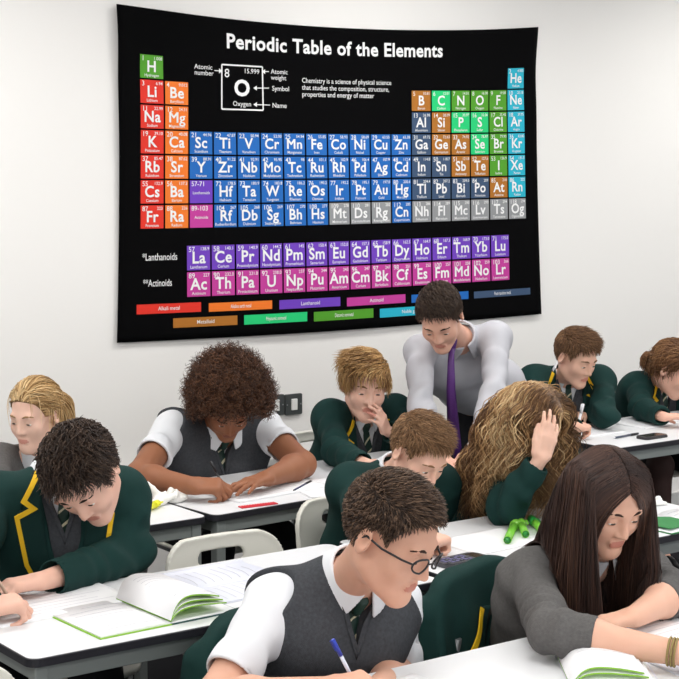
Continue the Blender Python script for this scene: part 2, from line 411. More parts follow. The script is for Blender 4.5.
    if st.get('curl'):
        ra, fr = st['curl']; t = np.linspace(0, 1, M)[None] ; tg = np.gradient(X, axis=1); tg /= np.linalg.norm(tg, axis=2, keepdims=True) + 1e-9
        s1 = np.cross(tg, A(.3, .8, .5)); s1 /= np.linalg.norm(s1, axis=2, keepdims=True) + 1e-9; s2 = np.cross(s1, tg)
        cl = st.get('clump', 0)
        ph = (wnoise(q, 14) * 3.5 if cl else rng.uniform(0, 6.28, N))[:, None] + t * fr * 6.28 * (1 if cl else rng.uniform(.8, 1.2, (N, 1)))
        X = X + ra * np.minimum(1, t * 2.5)[..., None] * (s1 * np.cos(ph)[..., None] + (0 if cl else 1) * s2 * np.sin(ph)[..., None])
    tt = np.linspace(0, 1, M)[None]; W = st.get('w', .0022) * rng.uniform(.6, 1.15, (N, 1)) * (1 - st.get('taper', .85) * tt ** 2)
    pal = np.array([srgb(*k)[:3] for k in st['cols']]); pr = np.array(st.get('pr', [1 / len(pal)] * len(pal)))
    if st.get('streak'):
        v = (wnoise(q, st['streak']) + 1.6) / 3.2 + rng.normal(size=N) * .12; ci = np.clip(np.searchsorted(np.cumsum(pr), np.clip(v, 0, .999)), 0, len(pal) - 1)
    else: ci = rng.choice(len(pal), N, p=pr / pr.sum())
    cols = pal[ci] * rng.uniform(.8, 1.2, (N, 1))
    m = mat('hair_fibre', (.1, .07, .05, 1), .5, .35, attr='strand')
    o = link('hair', strands_mesh('hair', X, W, cols, m, p.base, (EV, EQ, pal[0] * .75)), parent); return o
# comb direction fields, in head coordinates (left, forward, up)
def comb_short(side=.3, fwd=1.):
    def f(ql, q0, t):
        top = np.clip((ql[:, 2] - .05) / .05, 0, 1)[:, None]; back = np.clip(-ql[:, 1] / .06, 0, 1)[:, None]
        sd = np.tile(A(0, .25, -.9), (len(ql), 1)); tp = np.tile(A(side, fwd, .05), (len(ql), 1)); bk = np.tile(A(0, -.1, -1), (len(ql), 1))
        return top * tp + (1 - top) * (sd * (1 - back) + bk * back)
    return f
def comb_radial(k=1.):
    def f(ql, q0, t):
        g = ql - FC; return k * g / (np.linalg.norm(g, axis=1, keepdims=True) + 1e-9)
    return f
def comb_part(px=.0, back=.35, hang=1., dec=1.15, wide=False):
    def f(ql, q0, t):
        sg = np.where(q0[:, 0] > px, 1., -1.); d = np.zeros_like(ql); out = np.clip((.08 - np.abs(ql[:, 0])) / .02, 0, 1)[:, None] if wide else 1.; top = np.clip((ql[:, 2] - .0) / .1, 0, 1)
        d[:, 0] = sg * (.25 + .75 * top); d[:, 1] = -back * (1 - .3 * top) ; d[:, 2] = -.25 - .9 * (1 - top); return d * hang * max(0, 1 - t * dec) ** .8 * out
    return f
def comb_tail(anchor):
    an = A(*anchor)
    def f(ql, q0, t):
        d = an - ql; n = np.linalg.norm(d, axis=1, keepdims=True); return np.where(n > .02, d / (n + 1e-9), 0) * (1 if t < .65 else .15)
    return f
# ------------------------------------------------------------------ a whole person
def cloth(p, name, F, h, m, parent):
    V, Q = F.mesh(h); me = mesh_np(name, V - p.base, Q, [m]); return link(name, me, parent)
GREEN = mat('bottle_green_wool', srgb(21, 52, 49), .85, .2, noise=.12, nscale=30, bump=.25, bscale=900)
GREENL = mat('bottle_green_wool_facing', srgb(19, 48, 45), .85, .2, noise=.12, nscale=30, bump=.25, bscale=900)
YELLOW = mat('yellow_braid', srgb(236, 190, 32), .7, .3, bump=.2, bscale=1200)
GREY = mat('charcoal_knit', srgb(68, 70, 74), .9, .15, noise=.4, nscale=140, bump=.4, bscale=700)
GREYK = mat('grey_jumper_knit', srgb(96, 94, 93), .9, .15, noise=.3, nscale=120, bump=.45, bscale=600)
WHITE = mat('white_shirt_cotton', srgb(226, 228, 232), .8, .25, bump=.12, bscale=500)
PALE = mat('pale_grey_shirt_cotton', srgb(190, 190, 196), .8, .25, bump=.12, bscale=500)
BLACKC = mat('black_trouser_cloth', srgb(26, 27, 31), .85, .2, bump=.2, bscale=700)
LEATHER = mat('black_shoe_leather', srgb(18, 18, 20), .35, .5)
PURPLE = mat('purple_tie_silk', srgb(84, 42, 112), .45, .4, noise=.15, nscale=120)
TIEG = mat('green_tie_silk', srgb(24, 52, 44), .5, .4); TIEW = mat('tie_stripe_cream', srgb(206, 200, 170), .5, .4); TIER = mat('tie_stripe_dark', srgb(110, 70, 50), .5, .4)
BROWNT = mat('brown_tights', srgb(66, 46, 42), .7, .3, bump=.2, bscale=900)
EYEW = mat('eye_white', srgb(226, 222, 216), .25, .5); IRIS = mat('eye_iris', srgb(60, 48, 38), .2, .5)
LAP_O = [(-.07, .032), (-.110, -.024), (-.084, -.044), (-.130, -.062), (-.106, -.19), (-.05, -.335)]
LAP_I = [(-.03, -.33), (-.052, -.15), (-.062, 0.0), (-.056, .04)]
def elbow(e, S, W, g, stand):
    if len(e) == 3: return np.asarray(e, float)
    Lu, Lf = .295 * g, .25 * g; d = unit(ray(*e)); best = None; sw = np.linalg.norm(S - W)
    for t in np.arange(2., 9., .01):
        E = CO + d * t; c = (np.linalg.norm(S - E) - Lu) ** 2 + (np.linalg.norm(E - W) - Lf) ** 2 + (0 if stand else 4 * max(0, .775 - E[2]) ** 2)
        if best is None or c < best[0]: best = (c, E)
    E = best[1]; k = max(1, sw / (Lu + Lf) * 1.01); a, b = Lu * k, Lf * k
    x = (a * a - b * b + sw * sw) / (2 * sw); r = math.sqrt(max(0, a * a - x * x)); u = (W - S) / sw; q = E - S; q = q - (q @ u) * u
    E2 = S + u * x + unit(q) * r; E2 = lerp(E, E2, .7)
    if not stand: E2[2] = max(E2[2], .772)
    return E2
def build_person(name, label, cat='person', **k):
    p = Person(); p.__dict__.update(dict(gs=1., stand=False, shin=.04, hs=1., outfit='blazer', skin=(222, 176, 152), lip=None, tights=False, h=.0055, tie=True, eyes=True, rl=True, ears=True, lapx=1., vd=.33, vv=.125, group=None, sleeve='short', legs=True))
    p.__dict__.update(k)
    for a in ('pel', 'nb', 'sL', 'sR', 'wL', 'wR', 'hc'): setattr(p, a, np.asarray(getattr(p, a), float))
    ms = (p.sL + p.sR) / 2; dv = p.sL - p.sR; wd = np.linalg.norm(dv); need = max(wd, .325 * p.gs) / wd
    p.sL, p.sR = ms + dv / 2 * need, ms - dv / 2 * need
    for a, sh, w_ in (('eL', p.sL, p.wL), ('eR', p.sR, p.wR)): setattr(p, a, elbow(getattr(p, a), sh, w_, p.gs, p.stand))
    for a in ('eL', 'eR'): setattr(p, a, np.asarray(getattr(p, a), float))
    frame(p); p.HR = head_frame(*p.look); p.base = A(p.pel[0], p.pel[1], 0)
    nm = np.linalg.norm
    print('PERSON %-14s sh %.2f up %.2f/%.2f fore %.2f/%.2f torso %.2f neck %.2f' % (name + p.tagk, nm(p.sL - p.sR), nm(p.sL - p.eL), nm(p.sR - p.eR), nm(p.eL - p.wL), nm(p.eR - p.wR), nm(p.nb - p.pel), nm(p.nb - p.hc)))
    root = thing(name, label, cat, p.base, 0, p.group); g = p.gs; h = p.h
    # ---- skin
    F = Field(); head_ops(F, p.hc, p.HR, p.hs, p.ears)
    nk = p.hc + p.HR @ (A(0, -.022, -.055) * p.hs)
    F.cone(nk, p.nb - p.up * .02, .05 * g, .054 * g, .03)
    torso_ops(F, p, -.014)
    arm_ops(F, p.sL, p.eL, p.wL, -.004 if p.outfit in ('blazer', 'teacher') else 0, g); arm_ops(F, p.sR, p.eR, p.wR, -.004 if p.outfit in ('blazer', 'teacher') else 0, g)
    p.tips = {}
    for sd, w, hd in (('L', p.wL, p.hL), ('R', p.wR, p.hR)):
        p.tips[sd] = hand_ops(F, w, hd[0], hd[1], sd == 'L', (CURL[hd[2]] if isinstance(hd[2], str) else hd[2]), p.g_hand if hasattr(p, 'g_hand') else .95 * g, **(hd[3] if len(hd) > 3 else {}))
    lp = leg_pts(p)
    for hip, kn, an in lp: F.cone(hip, kn, .07, .05, .03); F.cone(kn, an, .048, .035, .03); F.cone(an, an + p.hd * .12 + A(0, 0, -.045), .034, .028, .03)
    V, Q = F.mesh(h)
    ql = ((V[Q].mean(1) - p.hc) @ p.HR) / p.hs
    lipm = (np.abs(ql[:, 0]) < .021) & (ql[:, 1] > .083) & (np.abs(ql[:, 2] + .066) < .0095 - .0045 * (ql[:, 0] / .021) ** 2)
    r, gg, b = p.skin
    sk = mat('skin_%d' % r + '_%d' % gg, srgb(*p.skin), .55, .35, noise=.06, nscale=25, sss=.12)
    lk = mat('lips_%d' % r, srgb(r * .9, gg * .76, b * .76), .4, .4)
    link('body', mesh_np('body', V - p.base, Q, [sk, lk], fmat=lipm.astype(int)), root)
    # eyes (looking down through narrow lids) and brows
    T = lambda *q: p.hc + p.HR @ (A(*q) * p.hs) - p.base
    for sg in (-1, 1):
        bm = bmesh.new(); bmesh.ops.create_uvsphere(bm, u_segments=14, v_segments=9, radius=.0118 * p.hs)
        for v in bm.verts: v.co = Vector((v.co.x * 1.05, v.co.z, v.co.y * .42))
        for f in bm.faces: f.material_index = 1 if f.calc_center_median().y > .0088 * p.hs else 0
        HRm = Matrix(p.HR.tolist()).to_4x4()
        for v in bm.verts: v.co = HRm @ v.co + Vector(tuple(T(sg * .031, .0767, -.004)))
        link('eye', bm_mesh('eye', bm, [EYEW, IRIS], True), root)
        bm = bmesh.new(); tube(bm, [T(sg * .014, .0895, .021), T(sg * .028, .0895, .0265), T(sg * .043, .081, .024), T(sg * .05, .072, .02)], [.0028, .0036, .003, .0012], 6)
        link('eyebrow', bm_mesh('eyebrow', bm, [mat('brow_%d' % p.brow[0], srgb(*p.brow), .8, .2)]), root)
    # ---- trousers, shoes
    if p.legs:
        F = Field()
        for hip, kn, an in lp:
            F.cone(hip - p.hd * .02, kn, .088 * g, .066, .04)
            if not p.tights: F.cone(kn, an + A(0, 0, .02), .066, .055, .03)
        F.cone(p.pel - p.l * .06 * g, p.pel + p.l * .06 * g, .112 * g, .112 * g, .04)
        F.cone(p.pel, p.pel + p.up * .1, .112 * g, .118 * g, .05)
        for hip, kn, an in lp: folds(F, kn, kn - hip, .004, .1, 90)
        cloth(p, 'skirt' if p.tights else 'trousers', F, .0085, BLACKC, root)
        if p.tights:
            F = Field()
            for hip, kn, an in lp: F.cone(lerp(hip, kn, .75), kn + p.hd * .02, .064, .06, .03); F.cone(kn + p.hd * .02, an, .056, .04, .03)
            cloth(p, 'tights', F, .008, BROWNT, root)
        for hip, kn, an in lp:
            F = Field(); a0 = A(an[0], an[1], 0); fd = p.hd
            F.cone(a0 - fd * .02 + A(0, 0, .05), a0 + fd * .05 + A(0, 0, .055), .042, .042, .03); F.cone(a0 + fd * .05 + A(0, 0, .045), a0 + fd * .17 + A(0, 0, .035), .043, .034, .03)
            halfspace(F, (0, 0, .004), (0, 0, -1), a0 - .4, a0 + .4)
            cloth(p, 'shoe', F, .008, LEATHER, root)
    # ---- shirt
    lo, hi = everywhere(p); o = p.outfit; sm = PALE if o == 'teacher' else WHITE
    SH = Field()
    if o == 'teacher':
        torso_ops(SH, p, .0); 
        for s_, e_, w_ in ((p.sL, p.eL, p.wL), (p.sR, p.eR, p.wR)):
            arm_ops(SH, s_, e_, lerp(e_, w_, .97), .007, g); folds(SH, e_, unit(e_ - s_) + .7 * p.l, .007, .10, 85); folds(SH, lerp(s_, e_, .3), unit(e_ - s_) + 1.2 * p.up - .5 * p.l, .004, .12, 60)
            folds(SH, lerp(e_, w_, .7), unit(w_ - e_) + .6 * p.l, .004, .09, 100)
        wrinkle(SH, .0035, 12, lo, hi)
        halfspace(SH, p.pel + p.up * .10, -p.up, lo, hi)
    else:
        torso_ops(SH, p, -.002)
        if o in ('vest',):
            for s_, e_, w_ in ((p.sL, p.eL, p.wL), (p.sR, p.eR, p.wR)):
                en = lerp(s_, e_, p.slv if s_ is p.sR else getattr(p, 'slvL', p.slv)); ax = unit(e_ - s_)
                SH.cone(s_ - ax * .005, en + ax * .03, 0.052 * g, .058 * g, .03); folds(SH, lerp(s_, en, .6), ax + .6 * p.up, .005, .12, 75); folds(SH, en, np.cross(ax, p.f) + .3 * ax, .004, .10, 95)
                r0 = .13; SH.add(lambda P, en=en, ax=ax: np.maximum(-((P - en) @ ax), np.linalg.norm(P - en, axis=-1) - r0), 0, 0, .003, 's', (en - .14, en + .14))
                SH.cone(en - ax * .05, en + ax * .03, .047 * g, .0535 * g, .002, 's')
            wrinkle(SH, .0035, 12, lo, hi)
    SH.cone(nk + p.up * .02, p.nb - p.up * .0 + p.f * .01, .049 * g, .056 * g, .004, 's')
    if o != 'jumper': cloth(p, 'shirt', SH, h, sm, root)
    # collar
    if o != 'jumper' or True:
        na = unit(nk - (p.nb - p.up * .02)); c0 = p.nb + p.up * .004 + p.f * .004; F = Field(); H0, H1 = -.022, .04
        na = unit(na + p.up * .8)
        def shell(P):
            q = P - c0; hh = q @ na; rr = np.linalg.norm(q - hh[..., None] * na, axis=-1)
            fr = (q @ p.f) / (rr + 1e-6)
            d = np.abs(rr - (.0615 * g + .0 + .40 * (H1 - hh))) * .92 - .0042
            return np.maximum(d, np.maximum(hh - H1, H0 - .018 * np.clip(fr, 0, 1) - hh))
        F.add(shell, c0 - .13, c0 + .13, .002)
        def gap(P):
            q = P - c0; hh = q @ na; return np.maximum(np.abs(q @ p.l) - (.006 + (H1 - hh) * .42), -(q @ p.f))
        F.add(gap, 0, 0, .003, 's', (c0 - .14, c0 + .14))
        cloth(p, 'collar', F, .0034, sm, root)
    # tie
    outer = None
    if p.tie and o != 'teacher' and o != 'jumper':
        F = Field(); kp = p.nb + p.f * .066 * g - p.up * .028
        F.cone(kp + p.up * .012, kp - p.up * .018, .017, .012, .004, flat=(p.f, .75)); 
        tr = cloth(p, 'tie', F, .004, TIEG, root)
        stripes = []; blade = [(-.012, -.04), (.012, -.04), (.03, -.22), (.0, -.25), (-.03, -.22)]
        decal('tie_blade', [blade], p, SH, .001, .005, TIEG, root)
        for i in range(5):
            y = -.06 - i * .036; ww = .012 + (-.04 - y) * .1
            stripes.append(([(-ww, y - .012), (ww, y + .008), (ww, y + .002), (-ww, y - .018)]))
        decal('tie_stripe', stripes, p, SH, .0055, .0018, TIEW, root, smooth=False)
    # vest or jumper below the blazer
    if o in ('vest', 'blazer', 'jumper'):
        VE = Field(); torso_ops(VE, p, .012 if o != 'blazer' else .009)
        if o != 'jumper':
            for s_, e_ in ((p.sL, p.eL), (p.sR, p.eR)):
                out = s_ + p.l * (.05 if s_ is p.sL else -.05); VE.cone(out + p.up * .12, out - p.up * .02, .066, .07 * g, .01, 's'); VE.cone(out - p.up * .02, out - p.up * .16 + p.f * .03, .07 * g, .05 * g, .01, 's')
        VT = Field(); VT.ops = list(VE.ops); vcut(VE, p, *((p.vv, .052) if o != 'jumper' else (.09, .06)))
        VE.cone(nk, p.nb + p.f * .008, .062 * g, .066 * g, .004, 's')
        halfspace(VE, p.pel - p.up * .04, -p.up, lo, hi)
        if o == 'jumper':
            for s_, e_, w_ in ((p.sL, p.eL, p.wL), (p.sR, p.eR, p.wR)):
                en = lerp(e_, w_, p.slv); ax = unit(w_ - e_)
                VE.cone(s_, e_, .06 * g, .053 * g, .04); VE.cone(e_, en - ax * .055, .055 * g, .059 * g, .02)
                folds(VE, lerp(s_, e_, .75), unit(e_ - s_) + .3 * p.f, .008, .12, 80); folds(VE, lerp(e_, en, .45), ax + .3 * p.up, .009, .08, 105); folds(VE, s_, p.up + p.l * .3, .004, .12, 60)
                VE.cone(en - ax * .05, en + ax * .02, .056 * g, .053 * g, .006)      # ribbed cuff
                u1 = unit(np.cross(ax, A(.2, .3, .9))); u2 = np.cross(ax, u1); c_ = en - ax * .022
                VE.add(lambda P, c_=c_, u1=u1, u2=u2, ax=ax: .0013 * np.exp(-((P - c_) @ ax / .026) ** 4) * np.cos(40 * np.arctan2((P - c_) @ u1, (P - c_) @ u2)), 0, 0, 0, 'n', (c_ - .09, c_ + .09))
                VE.add(lambda P, en=en, ax=ax: np.maximum(-((P - en) @ ax), np.linalg.norm(P - en, axis=-1) - .09), 0, 0, .003, 's', (en - .1, en + .1))
            wrinkle(VE, .003, 10, lo, hi)
        else: wrinkle(VE, .0025, 11, lo, hi); folds(VE, p.pel + p.up * .15 + p.f * .1, p.up, .004, .16, 70)
        cloth(p, 'jumper' if o == 'jumper' else 'vest', VE, h, GREYK if o == 'jumper' else GREY, root); outer = VE
        if o != 'jumper':   # raised knitted band along the neckline
            bd = [(-.056, .0), (0, -p.vv - .006), (.056, .0)]
            decal('neck_band', ribbon(bd, .014), p, VT, -.002, .0045, GREY, root)
    BZ = None
    if o == 'blazer':
        BZ = Field(); torso_ops(BZ, p, .02)
        BT = Field(); BT.ops = list(BZ.ops); vcut(BZ, p, p.vd, .066)
        BZ.cone(nk, p.nb + p.f * .008, .064 * g, .07 * g, .004, 's')
        halfspace(BZ, p.pel - p.up * .08, -p.up, lo, hi)
        for s_, e_, w_ in ((p.sL, p.eL, p.wL), (p.sR, p.eR, p.wR)):
            ax = unit(w_ - e_); we = lerp(e_, w_, .9)
            BZ.cone(s_ + p.up * .004, e_, .064 * g, .056 * g, .03); BZ.cone(e_, lerp(e_, we, .35), .056 * g, .053 * g, .02); BZ.cone(lerp(e_, we, .35), we + ax * .02, .053 * g, .045 * g, .02)
            folds(BZ, e_, unit(e_ - s_) + unit(w_ - e_), .010, .11, 80); folds(BZ, lerp(s_, e_, .5), unit(e_ - s_) + .5 * p.l, .006, .11, 65); folds(BZ, lerp(e_, we, .6), ax, .005, .08, 85)
            BZ.add(lambda P, we=we, ax=ax: np.maximum(-((P - we) @ ax), np.linalg.norm(P - we, axis=-1) - .085), 0, 0, .003, 's', (we - .1, we + .1))
            BZ.cone(we - ax * .012, we + ax * .02, .037 * g, .037 * g, .003, 's')
        wrinkle(BZ, .0045, 11, lo, hi)
        bz = cloth(p, 'blazer', BZ, h, GREEN, root); outer = BZ
        for sg in (1, -1):
            O = [(x * p.lapx * -sg, y * p.vd / .335 if y < -.1 else y) for x, y in LAP_O]; I = [(x * -sg, y * p.vd / .335 if y < -.1 else y) for x, y in LAP_I]
            O = O[:-1] + [(-.028 * -sg, -p.vd - .01)]
            lp_ = decal('lapel', [O + [(-.012 * -sg, -p.vd)] + I[1:]], p, (BT, BZ), .002, .005, GREENL, bz)
            decal('trim', ribbon(O, .0125), p, (BT, BZ), .004, .0065, YELLOW, lp_, smooth=False).name
    if o == 'teacher':
        F = Field(); a0 = p.tiepts[0]; F.cone(a0 + A(0, 0, .012), a0 - A(0, 0, .022), .021, .014, .004)
        cloth(p, 'tie_knot', F, .004, PURPLE, root)
        bm = bmesh.new(); n = len(p.tiepts); ring = []
        for q, w in zip(p.tiepts, p.tiew):
            q = q - p.base; ring.append([bm.verts.new(tuple(q + p.tl * a * w + p.tn * b * .004)) for a, b in ((-1, 0), (-.3, 1), (.3, 1), (1, 0), (.3, -1), (-.3, -1))])
        for a, b in zip(ring, ring[1:]):
            for i in range(6): bm.faces.new((a[i], a[(i + 1) % 6], b[(i + 1) % 6], b[i]))
        bm.faces.new(ring[0]); bm.faces.new(ring[-1][::-1])
        o_ = link('tie', bm_mesh('tie', bm, [PURPLE], True), root)
    hair(p, p.hairst, root, outer if p.hairst.get('collide') else None)
    p.root = root; return p
# ------------------------------------------------------------------ the room
WALL = mat('white_painted_wall', srgb(243, 241, 238), .9, .2, noise=.012, nscale=1.2, bump=.06, bscale=180)
CEIL = mat('white_ceiling_tile', srgb(240, 240, 238), .95, .1, bump=.2, bscale=90)
FLOOR = mat('dark_carpet', srgb(44, 44, 48), .95, .1, noise=.25, nscale=160, bump=.6, bscale=500)
TRUNK = mat('grey_plastic_trunking', srgb(196, 196, 194), .5, .4)
def struct(name, c, s, m):
    bm = bmesh.new(); box(bm, (0, 0, 0), s); o = link(name, bm_mesh(name, bm, [m]), None, 'structure'); o.location = c; return o
X0, X1, Y0, Y1, ZC = -2.2, 9.2, -1.6, 5.9, 2.95
struct('floor', ((X0 + X1) / 2, (Y0 + Y1) / 2, -.05), (X1 - X0, Y1 - Y0, .1), FLOOR)
struct('ceiling', ((X0 + X1) / 2, (Y0 + Y1) / 2, ZC + .05), (X1 - X0, Y1 - Y0, .1), CEIL)
struct('wall_back', ((X0 + X1) / 2, Y1 + .05, ZC / 2), (X1 - X0, .1, ZC), WALL)
struct('wall_left', (X0 - .05, (Y0 + Y1) / 2, ZC / 2), (.1, Y1 - Y0, ZC), WALL)
struct('wall_right', (X1 + .05, (Y0 + Y1) / 2, ZC / 2), (.1, Y1 - Y0, ZC), WALL)
struct('baseboard_back', ((X0 + X1) / 2, Y1 - .008, .05), (X1 - X0, .016, .1), TRUNK)
bm = bmesh.new(); box(bm, (0, -.03, 0), (X1 - X0, .06, .12), .006); box(bm, (0, -.062, .045), (X1 - X0, .008, .03), .003); box(bm, (0, -.062, -.045), (X1 - X0, .008, .03), .003)
o = link('trim_1', bm_mesh('trim_1', bm, [TRUNK]), None, 'structure'); o.location = ((X0 + X1) / 2, Y1, .515)
# switch plates
SWB = mat('dark_grey_switch_plate', srgb(66, 70, 70), .4, .5); SWW = mat('white_switch_rocker', srgb(235, 235, 232), .4, .5)
def switch(px, py, lab):
    q = WY(px, py, 5.9); r = thing('light_switch', lab, 'switch', q, 0, 'switch plates on the wall')
    bm = bmesh.new(); prism(bm, rrect(.088, .092, .006), 0, .012, Matrix.Rotation(PI / 2, 4, 'X')); link('plate', bm_mesh('plate', bm, [SWB]), r)
    bm = bmesh.new(); box(bm, (0, -.014, 0), (.030, .010, .05), .002); link('rocker', bm_mesh('rocker', bm, [SWW]), r)
    for s in (-1, 1):
        bm = bmesh.new(); tube(bm, [(s * .036, -.011, 0), (s * .036, -.0135, 0)], .0035, 10); link('screw', bm_mesh('screw', bm, [mat('brushed_steel', srgb(170, 170, 172), .35, .5, 1)]), r)
switch(292.5, 404, 'dark grey switch plate on the wall, clear of the curly hair'); switch(274.5, 405, 'dark grey switch plate half hidden behind the curly hair')
# ------------------------------------------------------------------ periodic table wall hanging
TL, TR, BL, BR = (WY(*q, Y1 - .022) for q in ((116, 4), (537.5, 27), (118, 343), (541.5, 314)))
PW = TR[0] - TL[0]
def pos_t(s, t, off=0):                       # s across, t down, both 0..1
    a = lerp(lerp(TL, TR, s), lerp(BL, BR, s), t)
    sag = .05 * 4 * s * (1 - s) * (1 - t) ** 3 + .012 * 4 * s * (1 - s) * t ** 3
    side = .014 * 4 * t * (1 - t) * (math.exp(-s / .05) - math.exp(-(1 - s) / .05))
    y = .02 + .006 * math.sin(s * 9 + 1) * math.cos(t * 4) + .008 * math.sin((s * 1.2 + t) * 17) * (math.exp(-((s ** 2 + t ** 2) / .05)) + math.exp(-(((1 - s) ** 2 + t ** 2) / .05))) + .004 * math.exp(-(t / .03))
    return A(a[0] + side, Y1 - y - off, a[2] - sag)
BLACK = mat('black_printed_polyester', srgb(5, 5, 6), .85, .06, bump=.1, bscale=1500)
root = thing('tapestry', 'black fabric wall hanging printed with the periodic table of the elements', 'wall hanging', lerp(BL, BR, .5)); RB = A(*root.location)
n, m_ = 72, 50
V = [pos_t(i / n, j / m_) - RB for j in range(m_ + 1) for i in range(n + 1)]; nv = len(V); V += [v + A(0, .004, 0) for v in V]
w_ = n + 1; Q = [(j * w_ + i, (j + 1) * w_ + i, (j + 1) * w_ + i + 1, j * w_ + i + 1) for j in range(m_) for i in range(n)]
Q += [tuple(k + nv for k in q[::-1]) for q in Q]
for i in range(n): Q += [(i, i + 1, nv + i + 1, nv + i), (m_ * w_ + i + 1, m_ * w_ + i, nv + m_ * w_ + i, nv + m_ * w_ + i + 1)]
for j in range(m_): Q += [((j + 1) * w_, j * w_, nv + j * w_, nv + (j + 1) * w_), (j * w_ + n, (j + 1) * w_ + n, nv + (j + 1) * w_ + n, nv + j * w_ + n)]
link('cloth', mesh_np('cloth', V, Q, [BLACK]), root)
# print grid: u counts the 18 columns, v the rows, in cell units; fitted to the surveyed H, He and Fr, Og cells
def st_of(px, py):
    q = WY(px, py, Y1 - .022); s = (q[0] - TL[0]) / PW; zt = lerp(TL, TR, s)[2]; zb = lerp(BL, BR, s)[2]; t = (zt - q[2]) / (zt - zb)
    for _ in range(3): t = (zt - .05 * 4 * s * (1 - s) * (1 - t) ** 3 - q[2]) / (zt - zb) if t < .9 else t
    return s, t
gl, gr = (st_of(139, 53)[0] + st_of(140.5, 229.5)[0]) / 2, (st_of(522.6, 67)[0] + st_of(524, 220)[0]) / 2
g0, g7 = st_of(139, 53)[1], st_of(140.7, 229.5)[1]
cu = (gr - gl) / 18; cv = (g7 - g0) / 7
def uv(u, v): return gl + u * cu, g0 + v * cv
PCOL = dict(r=(226, 52, 38), o=(240, 122, 40), b=(30, 104, 186), g=(82, 158, 42), t=(36, 206, 122), n=(176, 112, 40), k=(62, 84, 114), c=(38, 180, 206), v=(112, 64, 190), m=(196, 62, 154), s=(148, 150, 152))
pm = {k: mat('print_' + n_, srgb(*PCOL[k]), .6, .25) for k, n_ in dict(r='red', o='orange', b='blue', g='leaf_green', t='mint', n='ochre', k='slate', c='cyan', v='violet', m='magenta', s='grey').items()}
EL = 'H Hydrogen g|He Helium c|Li Lithium r|Be Beryllium o|B Boron n|C Carbon t|N Nitrogen g|O Oxygen g|F Fluorine g|Ne Neon c|Na Sodium r|Mg Magnesium o|Al Aluminium k|Si Silicon n|P Phosphorus t|S Sulfur t|Cl Chlorine g|Ar Argon c|K Potassium r|Ca Calcium o|Sc Scandium b|Ti Titanium b|V Vanadium b|Cr Chromium b|Mn Manganese b|Fe Iron b|Co Cobalt b|Ni Nickel b|Cu Copper b|Zn Zinc b|Ga Gallium k|Ge Germanium n|As Arsenic n|Se Selenium t|Br Bromine g|Kr Krypton c|Rb Rubidium r|Sr Strontium o|Y Yttrium b|Zr Zirconium b|Nb Niobium b|Mo Molybdenum b|Tc Technetium b|Ru Ruthenium b|Rh Rhodium b|Pd Palladium b|Ag Silver b|Cd Cadmium b|In Indium k|Sn Tin k|Sb Antimony n|Te Tellurium n|I Iodine g|Xe Xenon c|Cs Caesium r|Ba Barium o|La Lanthanum v|Ce Cerium v|Pr Praseodymium v|Nd Neodymium v|Pm Promethium v|Sm Samarium v|Eu Europium v|Gd Gadolinium v|Tb Terbium v|Dy Dysprosium v|Ho Holmium v|Er Erbium v|Tm Thulium v|Yb Ytterbium v|Lu Lutetium v|Hf Hafnium b|Ta Tantalum b|W Tungsten b|Re Rhenium b|Os Osmium b|Ir Iridium b|Pt Platinum b|Au Gold b|Hg Mercury b|Tl Thallium k|Pb Lead k|Bi Bismuth k|Po Polonium k|At Astatine n|Rn Radon c|Fr Francium r|Ra Radium o|Ac Actinium m|Th Thorium m|Pa Protactinium m|U Uranium m|Np Neptunium m|Pu Plutonium m|Am Americium m|Cm Curium m|Bk Berkelium m|Cf Californium m|Es Einsteinium m|Fm Fermium m|Md Mendelevium m|No Nobelium m|Lr Lawrencium m|Rf Rutherfordium b|Db Dubnium b|Sg Seaborgium b|Bh Bohrium b|Hs Hassium b|Mt Meitnerium s|Ds Darmstadtium s|Rg Roentgenium s|Cn Copernicium b|Nh Nihonium s|Fl Flerovium s|Mc Moscovium s|Lv Livermorium s|Ts Tennessine s|Og Oganesson s'.split('|')
WT = '1.008 4.003 6.94 9.012 10.81 12.01 14.01 16.00 19.00 20.18 22.99 24.31 26.98 28.09 30.97 32.06 35.45 39.95 39.10 40.08 44.96 47.87 50.94 52.00 54.94 55.85 58.93 58.69 63.55 65.38 69.72 72.63 74.92 78.97 79.90 83.80 85.47 87.62 88.91 91.22 92.91 95.95 98 101.1 102.9 106.4 107.9 112.4 114.8 118.7 121.8 127.6 126.9 131.3 132.9 137.3 138.9 140.1 140.9 144.2 145 150.4 152.0 157.3 158.9 162.5 164.9 167.3 168.9 173.0 175.0 178.5 180.9 183.8 186.2 190.2 192.2 195.1 197.0 200.6 204.4 207.2 209.0 209 210 222 223 226 227 232.0 231.0 238.0 237 244 243 247 247 251 252 257 258 259 266 267 268 269 270 277 278 281 282 285 286 289 290 293 294 294'.split()
def cell_of(Z):
    if Z == 1: return 0, 0
    if Z == 2: return 17, 0
    for lo, r in ((3, 1), (11, 2)):
        if lo <= Z < lo + 8: i = Z - lo; return (i if i < 2 else i + 10), r
    for lo, r in ((19, 3), (37, 4)):
        if lo <= Z < lo + 18: return Z - lo, r
    for lo, r in ((55, 5), (87, 6)):
        if Z < lo + 32 and Z >= lo:
            i = Z - lo
            return (i, r) if i < 2 else ((i - 14, r) if i > 16 else (i + 0., r + 10))
TV, TQ, TM = [], [], []; pmk = list(pm)
def patch(s0, t0, s1, t1, key, off=.0012):
    k = 2
    for i in range(k):
        for j in range(k):
            b = len(TV)
            for a, c in ((0, 0), (0, 1), (1, 1), (1, 0)): TV.append(pos_t(lerp(s0, s1, (i + a) / k), lerp(t0, t1, (j + c) / k), off) - RB)
            TQ.append((b, b + 1, b + 2, b + 3)); TM.append(pmk.index(key))
TXT = []      # (text, s, t, height in t, align)
